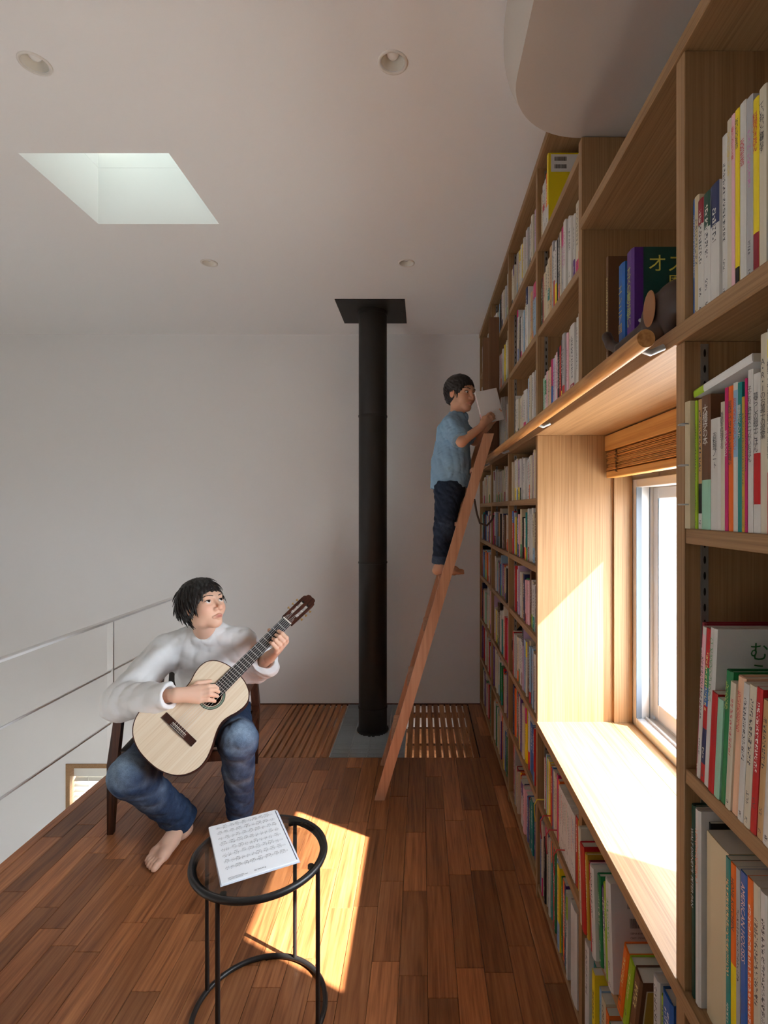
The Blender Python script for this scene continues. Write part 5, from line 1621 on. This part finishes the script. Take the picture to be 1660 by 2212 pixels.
# jeans
def denim(name, dark, light):
    m = mat(name, dark, .8, 0, .2)
    ca = N(m, 'ShaderNodeVertexColor'); ca.layer_name = 'Col'
    n1 = N(m, 'ShaderNodeTexNoise'); n1.inputs['Scale'].default_value = 700; n1.inputs['Detail'].default_value = 3
    n2 = N(m, 'ShaderNodeTexNoise'); n2.inputs['Scale'].default_value = 45; n2.inputs['Detail'].default_value = 4
    tc = N(m, 'ShaderNodeTexCoord'); L(m, tc.outputs['Object'], n1.inputs['Vector']); L(m, tc.outputs['Object'], n2.inputs['Vector'])
    r = ramp(m, n1.outputs[0], [(.3, (.55,.55,.55,1)), (.7, (1.35,1.35,1.35,1))]); r2 = ramp(m, n2.outputs[0], [(.3, (.8,.8,.8,1)), (.7, (1.2,1.2,1.2,1))])
    c = mixc(m, ca.outputs[0], r.outputs[0], 1.0, 'MULTIPLY'); c = mixc(m, c, r2.outputs[0], 1.0, 'MULTIPLY')
    L(m, c, m.node_tree.nodes['Principled BSDF'].inputs['Base Color']); bump(m, n1.outputs[0], .0008, .5)
    return m
M['denim'] = denim('faded_denim', srgb(40,66,104), srgb(120,150,180))
jv = waves(12, 6, .11, .0026); jv2 = waves(15, 4, .04, .0008)
def knee_ripple(K_):
    K_ = _v(K_)
    def g(P):
        d = np.linalg.norm(P-K_, axis=1); return np.exp(-(d/.10)**2)
    return g
jz = .125
rcut = RK.lerp(RA, 1.03); lcut = LK.lerp(LA, .93)
rax = (RA-RK).normalized(); lax = (LA-LK).normalized()
jp = [Cone(RH, .100, LH, .100, .04), Cone(RH, .096, RK, .070, .05), Cone(LH, .096, LK, .070, .05), Ell((-1.02,2.52,.44), (.15,.12,.09), None, .04),
      Cone(RK, .070, rcut, .058, .04, cut=(rcut, rax)), Cone(LK, .068, LK.lerp(LA, .35), .060, .04), Cone(LK.lerp(LA, .35), .059, lcut, .053, .02, cut=(lcut, lax)),
      Tor(rcut-rax*.008, rax, .056, .008, .006), Tor(lcut-lax*.008, lax, .048, .008, .006),
      Tor(rcut-rax*.050, rax, .056, .007, .012), Tor(lcut-lax*.045, lax, .048, .007, .012), Tor(rcut-rax*.085, rax+V3((.2,0,.1)), .058, .006, .012), Tor(lcut-lax*.08, lax+V3((.2,.1,0)), .050, .006, .012),
      Cone(rcut-rax*.02, .046, rcut+rax*.05, .052, .004, 'sub'), Cone(lcut-lax*.02, .040, lcut+lax*.05, .046, .004, 'sub')]
DK, LT_ = np.array(srgb(44,62,90)[:3]), np.array(srgb(160,182,204)[:3])
def jean_col(V):
    w_ = np.zeros(len(V))
    for a, b, off in ((RH, RK, V3((-.02,-.04,.06))), (LH, LK, V3((.02,-.04,.06)))):
        k = _v(b+off*.6); w_ += np.exp(-(np.linalg.norm(V-k, axis=1)/.075)**2)*.75
    for a, b in ((RK, RA), (LK, LA)):
        m_ = _v(a.lerp(b, .45)+V3((0,-.05,.02))); w_ += np.exp(-(np.linalg.norm(V-m_, axis=1)/.07)**2)*.28
    w_ += .18*jv(V)/.0026*.5
    w_ = np.clip(w_, 0, 1)[:, None]
    return DK*(1-w_)+LT_*w_
jeans = sdf_object('jeans', jp, .0032, M['denim'], man, lambda P: jv(P)+jv2(P), .02, color=jean_col)
jeans['label'] = 'faded blue denim jeans'
# ------------------------------------------------------------------ child on the ladder
cHC = V3((.203, 2.775, 2.018)); cH = .192
cf, cu, cs = head_frame((.70, -.70, -.06), (.02, 0, 1))
cp_ = head_prims(cHC, cf, cu, cs, cH, True)
cNB = V3((.185, 2.785, 1.895))
cRS, cLS = V3((.148, 2.705, 1.845)), V3((.205, 2.865, 1.852))
cRE, cRW = V3((.195, 2.625, 1.752)), V3((.298, 2.662, 1.832))
cLE, cLW = V3((.285, 2.885, 1.790)), V3((.345, 2.775, 1.855))
cRH, cLH = V3((.140, 2.735, 1.520)), V3((.150, 2.830, 1.520))
cRK, cLK = V3((.112, 2.730, 1.312)), V3((.120, 2.835, 1.312))
cRA, cLA = V3((.098, 2.730, 1.130)), V3((.104, 2.838, 1.130))
cp_ += [Cone(cHC-cu*(.25*cH)-cf*(.12*cH), .034, cNB, .036, .02), Cone(cNB, .035, V3((.172,2.785,1.76)), .065, .03), Cone(V3((.172,2.785,1.76)), .065, V3((.150,2.785,1.54)), .062, .03), Cone(cRS, .03, cLS, .03, .02),
        Cone(cRS, .029, cRE, .025, .015), Cone(cRE, .0255, cRW, .0185, .01), Cone(cLS, .029, cLE, .025, .015), Cone(cLE, .0255, cLW, .0185, .01),
        Cone(cRH, .05, cRK, .036, .02), Cone(cRK, .036, cRA, .025, .015), Cone(cLH, .05, cLK, .036, .02), Cone(cLK, .036, cLA, .025, .015)]
FZ = 1.0865
cp_ += foot_prims((.070, 2.730), V3((1, -.05, 0)), FZ, .148, V3((.05, 1, 0)), cRA, .025)
cp_ += foot_prims((.076, 2.838), V3((1, .04, 0)), FZ, .148, V3((.04, -1, 0)), cLA, .025)
# hands close round the open book
def small_hand(W, fw, side, nrm, curl, thumb):
    """fw: along the palm, side: towards the thumb, nrm: the way the fingers close"""
    fw, side, nrm = V3(fw).normalized(), V3(side).normalized(), V3(nrm).normalized(); out = []
    for j, off in enumerate((.016, .005, -.006, -.017)):
        ln = (.92, 1, .94, .76)[j]
        k = W+fw*.050+side*off
        out.append(Cone(W, .0150, k, .0092, .008))
        p = k; a = 0.0; rs = (.0078, .0066, .0058, .0050)
        for i, (l, c) in enumerate(((.024, curl[0]), (.017, curl[1]), (.013, curl[2]))):
            a += math.radians(c); q = p+(fw*math.cos(a)+nrm*math.sin(a))*(l*ln); out.append(Cone(p, rs[i], q, rs[i+1], .003)); p = q
    b = W+side*.016+fw*.022
    out += [Cone(W, .0135, b, .0095, .006), Cone(b, .0092, b+(side*.5+fw*.7+nrm*thumb).normalized()*.024, .0078, .003)]
    q = b+(side*.5+fw*.7+nrm*thumb).normalized()*.024; out.append(Cone(q, .0078, q+(fw*.9+nrm*thumb*1.2).normalized()*.020, .0056, .003))
    return out
hb = small_hand(cRW, (.62, .10, .75), (-.55, -.25, .55), (.35, .85, -.1), (12, 30, 30), .55)
cp_ += hb
cp_ += small_hand(cLW, (.50, -.25, .80), (-.7, .2, .5), (.35, -.85, .0), (12, 30, 30), .55)
CSK = np.array(srgb(214,160,128)[:3])
child = sdf_object('person', cp_, .0020, M['skin'], smooth=0, color=face_color(cHC, cf, cu, cs, cH, CSK, np.array(srgb(176,96,84)[:3]), np.array(srgb(220,148,120)[:3]), -.267))
tag(child, 'small barefoot person in light blue shirt and dark jeans standing on the ladder', 'person')
eyes(cHC, cf, cu, cs, cH, (.85, -.42, -.25), child)
hair(cHC, cf, cu, cs, cH, child, 8, 620, .046, .0040, -.24, .22, .12, True, .038)
M['chambray'] = cloth('blue_chambray', srgb(138,172,200), .85, 1600, .4)
tv = waves(31, 6, .09, .0036); tv2 = waves(33, 4, .035, .0008)
tsh = [Ell((.165,2.785,1.80), (.088,.092,.110), None, .03), Ell((.152,2.785,1.66), (.100,.100,.130), None, .04), Cone((.150,2.785,1.62), .094, (.150,2.785,1.545), .104, .02, cut=((.150,2.785,1.535), (.05,0,-1))),
       Cone(cRS, .042, cNB, .038, .025), Cone(cLS, .042, cNB, .038, .025),
       Cone(cRS, .045, cRS.lerp(cRE, .95), .044, .02, cut=(cRS.lerp(cRE, .88), (cRE-cRS).normalized())), Cone(cLS, .045, cLS.lerp(cLE, .95), .044, .02, cut=(cLS.lerp(cLE, .88), (cLE-cLS).normalized())),
       Tor(cNB+V3((.004,-.002,.004)), (.25,-.18,1), .042, .0085, .010, sq=.45), Cone(cNB, .032, cNB+V3((.02,-.01,.08)), .044, .004, 'sub'), Cone(cNB+V3((.045,-.035,.015)), .016, cNB+V3((.062,-.048,-.030)), .004, .005, 'sub')]
sh = sdf_object('shirt', tsh, .0028, M['chambray'], child, lambda P: tv(P)+tv2(P), .02); sh['label'] = 'light blue chambray shirt'
M['denim2'] = denim('dark_indigo_denim', srgb(24,34,52), srgb(70,90,120))
kv = waves(41, 6, .075, .0018); kv2 = waves(43, 4, .028, .0006)
rc, lc = cRK.lerp(cRA, .93), cLK.lerp(cLA, .93); ra_, la_ = (cRA-cRK).normalized(), (cLA-cLK).normalized()
tj = [Cone(cRH+V3((0,.01,.0)), .076, cLH+V3((0,-.01,.0)), .076, .03, cut=((.15,2.78,1.556), (0,0,1))), Cone(cRH, .072, cRK, .050, .02, cut=((.15,2.78,1.556), (0,0,1))), Cone(cLH, .072, cLK, .050, .02, cut=((.15,2.78,1.556), (0,0,1))), Cone(cRK, .050, rc, .043, .015, cut=(rc, ra_)), Cone(cLK, .050, lc, .043, .015, cut=(lc, la_)),
      Cone(rc-ra_*.034, .0475, rc, .0475, .003, cut=(rc, ra_)), Cone(lc-la_*.034, .0475, lc, .0475, .003, cut=(lc, la_)),
      Cone(rc-ra_*.012, .034, rc+ra_*.04, .038, .003, 'sub'), Cone(lc-la_*.012, .034, lc+la_*.04, .038, .003, 'sub')]
D2, L2 = np.array(srgb(34,46,66)[:3]), np.array(srgb(92,110,134)[:3])
def jean2(V):
    w_ = np.zeros(len(V))
    for a in (cRK, cLK): w_ += np.exp(-(np.linalg.norm(V-_v(a+V3((.03,-.02,.01))), axis=1)/.05)**2)*.6
    for a in (rc, lc): w_ += (np.abs((V-_v(a))@_v(ra_)+.017) < .020)*(np.linalg.norm(V-_v(a), axis=1) < .09)*.35
    w_ = np.clip(w_+.12*kv(V)/.0018*.5, 0, 1)[:, None]
    return D2*(1-w_)+L2*w_
jn = sdf_object('jeans', tj, .0026, M['denim2'], child, lambda P: kv(P)+kv2(P), .02, color=jean2); jn['label'] = 'dark jeans with turned up cuffs'
# book in the child's hands
bkc, bkp = book_geo(.014, .165, .120, (.78,.74,.72), [(0, .3, 'pink')], (.5,.05,.08), True, 77)
hbk = bpy.data.objects.new('held_book', bkc.mesh('held_book')); COL.objects.link(hbk)
pgb = bpy.data.objects.new('page_block', bkp.mesh('page_block')); COL.objects.link(pgb); pgb.parent = hbk
hbk.matrix_world = Matrix.Translation((.325, 2.716, 1.858)) @ Matrix.Rotation(math.radians(-14), 4, 'Y') @ Matrix.Rotation(math.radians(10), 4, 'Z') @ Matrix.Translation((-.02, 0, 0))
tag(hbk, 'pale book with pink spine band held up by the child at the rail', 'book')
# ------------------------------------------------------------------ lettering and covers on the books that can be read
INKM = {}
def inkm(c):
    c = tuple(c)
    if c not in INKM: INKM[c] = mat('printed_ink', (*c, 1), .5)
    return INKM[c]
def on_book(o, mb_or_me, name, m):
    me = mb_or_me.mesh(name, fix=False) if isinstance(mb_or_me, MB) else mb_or_me
    if isinstance(mb_or_me, MB): me.materials.append(m)
    q = bpy.data.objects.new(name, me); COL.objects.link(q); q.parent = o; return q
def txt(body, size, m, mx, align='CENTER', aligny='TOP', line=1.0):
    c = bpy.data.curves.new('lettering', 'FONT'); c.body = body; c.size = size; c.resolution_u = 2; c.align_x = align; c.align_y = aligny; c.space_line = line
    t = bpy.data.objects.new('lettering_tmp', c); COL.objects.link(t); bpy.context.view_layer.update()
    me = bpy.data.meshes.new_from_object(t.evaluated_get(bpy.context.evaluated_depsgraph_get()))
    bpy.data.objects.remove(t); bpy.data.curves.remove(c)
    me.name = 'lettering'; me.transform(mx); me.materials.clear(); me.materials.append(m); return me
SPINE = Matrix(((0,0,-1,0),(-1,0,0,0),(0,1,0,0),(0,0,0,1)))      # text plane onto the spine
COVER = Matrix(((1,0,0,0),(0,0,-1,0),(0,1,0,0),(0,0,0,1)))       # onto the cover that faces the room's near end
for b in SINGLE:
    if not b.get('title'): continue
    body, size, colr, top, side = b['title']
    off = -.0003
    if side:
        mx = Matrix.Translation((off, 0, b['h']*top)) @ SPINE @ Matrix.Rotation(-PI/2, 4, 'Z')
        me = txt(body, size, inkm(colr), mx, 'LEFT', 'CENTER')
    else:
        s_ = min(size, b['t']*.92)
        me = txt('\n'.join(body), s_, inkm(colr), Matrix.Translation((off, 0, b['h']*top)) @ SPINE, 'CENTER', 'TOP', .80)
    on_book(b['obj'], me, 'spine_lettering', None)
def rect(x0, x1, z0, z1, y): return MB().add([(x0, y, z0), (x1, y, z0), (x1, y, z1), (x0, y, z1)], [(0,1,2,3)])
def barcode(o, x, z, y, w=.030, h=.012, seed=1):
    r = random.Random(seed); mb = MB(); u = x
    while u < x+w:
        d_ = r.choice([.0006,.0009,.0014]); mb.add([(u, y, z), (u+d_, y, z), (u+d_, y, z+h), (u, y, z+h)], [(0,1,2,3)]); u += d_+r.choice([.0006,.0010])
    q = on_book(o, mb, 'barcode', inkm((.03,.03,.03))); q['kind'] = 'stuff'
for b in SINGLE:
    o = b['obj']; dsc = b['desc'] or ''; y = -b['t']/2-.0004
    if 'purple hardback' in dsc:
        on_book(o, rect(.022, b['d'], .0, b['h'], y), 'green_cover', inkm((.008,.060,.045)))
        on_book(o, txt('オズの\n　魔法', .040, inkm((.72,.62,.10)), Matrix.Translation((.030, y-.0004, b['h']-.016)) @ COVER, 'LEFT', 'TOP'), 'cover_lettering', None)
        mb = MB(); n = 28
        for k in range(n): pass
        vs = []
        for k in range(n+1):
            a = math.radians(60+200*k/n)
            for r_ in (.038, .047-.006*abs(k/n-.5)): vs.append((.110+r_*math.cos(a), y-.0004, .118+r_*math.sin(a)))
        mb.add(vs, [(2*k, 2*k+1, 2*k+3, 2*k+2) for k in range(n)]); on_book(o, mb, 'cover_ornament', inkm((.72,.62,.10)))
        on_book(o, txt('\n'.join('オズの魔法使い'), .021, inkm((.42,.50,.10)), Matrix.Translation((-.0003, 0, b['h']*.86)) @ SPINE, 'CENTER', 'TOP', .85), 'spine_lettering', None)
    if b['col'] == 'blue' and b['where'] == oz:
        on_book(o, txt('\n'.join('エレニア国'), .022, inkm((.60,.42,.10)), Matrix.Translation((-.0003, 0, b['h']*.80)) @ SPINE, 'CENTER', 'TOP', .95), 'spine_lettering', None)
    if 'green cover lettering' in dsc:
        on_book(o, txt('むしたちの\nうんどうかい', .030, inkm((.02,.16,.03)), Matrix.Translation((.050, y-.0002, b['h']-.020)) @ COVER, 'LEFT', 'TOP', 1.05), 'cover_lettering', None)
    if 'white barcode panel' in dsc:
        on_book(o, rect(.010, .12, b['h']-.065, b['h']-.006, y), 'label_panel', inkm((.75,.74,.72)))
        barcode(o, .022, b['h']-.028, y-.0003, .04, .014, 1); barcode(o, .022, b['h']-.054, y-.0003, .04, .014, 2)
    if 'barcodes on its back' in dsc:
        barcode(o, .040, b['h']-.052, y-.0003, .045, .020, 3); barcode(o, .044, b['h']-.092, y-.0003, .045, .020, 4)
        on_book(o, txt('ISBN4-8340-1342-5\nC8071 P1000E', .006, inkm((.05,.05,.05)), Matrix.Translation((.044, y-.0003, b['h']-.100)) @ COVER, 'LEFT', 'TOP', 1.6), 'cover_lettering', None)
    if 'yellow framed cover' in dsc:
        on_book(o, rect(.012, b['d']-.006, .010, b['h']-.018, y), 'cover_border', inkm((.60,.56,.42)))
        on_book(o, rect(.0145, b['d']-.0085, .0125, b['h']-.0205, y-.0002), 'cover_panel', inkm((.42,.27,.03)))
        on_book(o, rect(.050, .160, .040, .118, y-.0004), 'cover_picture', inkm((.07,.045,.025)))
        on_book(o, txt('ふるい', .024, inkm((.04,.03,.02)), Matrix.Translation((.060, y-.0004, b['h']-.026)) @ COVER, 'LEFT', 'TOP'), 'cover_lettering', None)
    if 'ring binder' in dsc:
        for z in (.038, .100, .165):
            mb = MB().tube([(-.004+.007*math.cos(a), .002+.009*math.sin(a), z) for a in [2*PI*k/16 for k in range(16)]], .0012, 6, closed=True)
            me = mb.mesh('metal_ring', True); me.materials.append(M['steel']); q = bpy.data.objects.new('metal_ring', me); COL.objects.link(q); q.parent = o

# booklet lying on top of the cookery books
fl = thing('booklet', 'thin white booklet lying on top of the cookery books', 'booklet', (.47, .77, 1.598))
cv, pg_ = book_geo(.012, .150, .10, (.74,.74,.72), [(.0, .2, 'lime')], (.05,.05,.05), False, 9, True)
mxb = Matrix.Translation((.430, .843, 1.602)) @ Matrix.Rotation(math.radians(84), 4, 'X')
for g_, nm in ((cv, 'cover'), (pg_, 'page_block')):
    me = g_.mesh(nm); me.transform(mxb); link(nm, me, fl)

# leather animal on the ledge
mleath = mat('dark_brown_leather', srgb(58,38,28), .42); mtan = mat('tan_leather', srgb(150,98,56), .5)
el = thing('leather_elephant', 'dark brown leather elephant figure with tan ears standing on the ledge', 'figurine', (.452, 1.0, 1.72))
ep = [Ell((.452,1.000,1.776), (.036,.048,.052), None, .01), Ell((.452,.945,1.779), (.038,.055,.046), None, .02), Cone((.440,.935,1.76), .016, (.440,.935,1.736), .014, .01), Cone((.468,.935,1.76), .016, (.468,.935,1.736), .014, .01), Cone((.440,1.02,1.75), .015, (.440,1.03,1.7355), .013, .01), Cone((.468,1.02,1.75), .015, (.468,1.03,1.7355), .013, .01),
      Cone((.440,1.030,1.770), .018, (.406,1.085,1.748), .012, .010), Cone((.408,1.095,1.748), .012, (.402,1.135,1.770), .010, .006), Cone((.402,1.135,1.770), .010, (.400,1.150,1.792), .011, .005)]
V_, Q_ = mesh_sdf(ep, .0022)
mb = MB(); mb.v = [tuple(q) for q in smooth_verts(V_, Q_, 1)]; mb.f = [tuple(int(i) for i in q) for q in Q_]
mb.build('body', mleath, el, True, fix=False)
for q in (-1, 1):
    MB().sphere((.452+q*.041, .962, 1.782), .026, 16, 10, (.12, 1.0, 1.25)).build('ear', mtan, el, True)
    MB().sphere((.452+q*.0335, 1.020, 1.782), .0035, 10, 8).build('eye_stud', M['steel'], el, True)
# wooden ball by the rail
bl_ = MB().sphere((.440, 1.395, 1.7325), .0125, 18, 12).build('wooden_ball', M['oakrail'], None, True)
tag(bl_, 'small turned wooden ball on the ledge by the rail', 'ball')
# round dark tray standing among the books
ty = MB().tube([(XS+.135, 2.558, .7655), (XS+.135, 2.564, .7655)], .125, 40)
to = ty.build('round_tray', mat('dark_lacquer', (.02,.014,.012,1), .3), None, 'auto'); tag(to, 'round dark lacquer tray standing on edge among the books', 'tray')
# ribbon markers hanging out of the lower shelf
for i, (y, colr, nm) in enumerate(((1.90, (.70,.55,.05), 'yellow'), (1.80, (.50,.03,.04), 'red'), (1.72, (.45,.03,.05), 'dark red'), (1.62, (.55,.04,.04), 'bright red'))):
    z0 = .372; x0 = XS-.004
    pts = [(XS+.012, y-.012, z0+.018), (x0-.006, y, z0+.012), (x0-.014, y+.010, z0-.012), (x0-.012, y+.018, z0-.045), (x0-.010, y+.014, z0-.075)]
    o = MB().tube(pts, .0022, 6).build('ribbon_marker', inkm(colr), None, True)
    tag(o, f'{nm} cord marker hanging over the shelf edge under the window', 'ribbon')
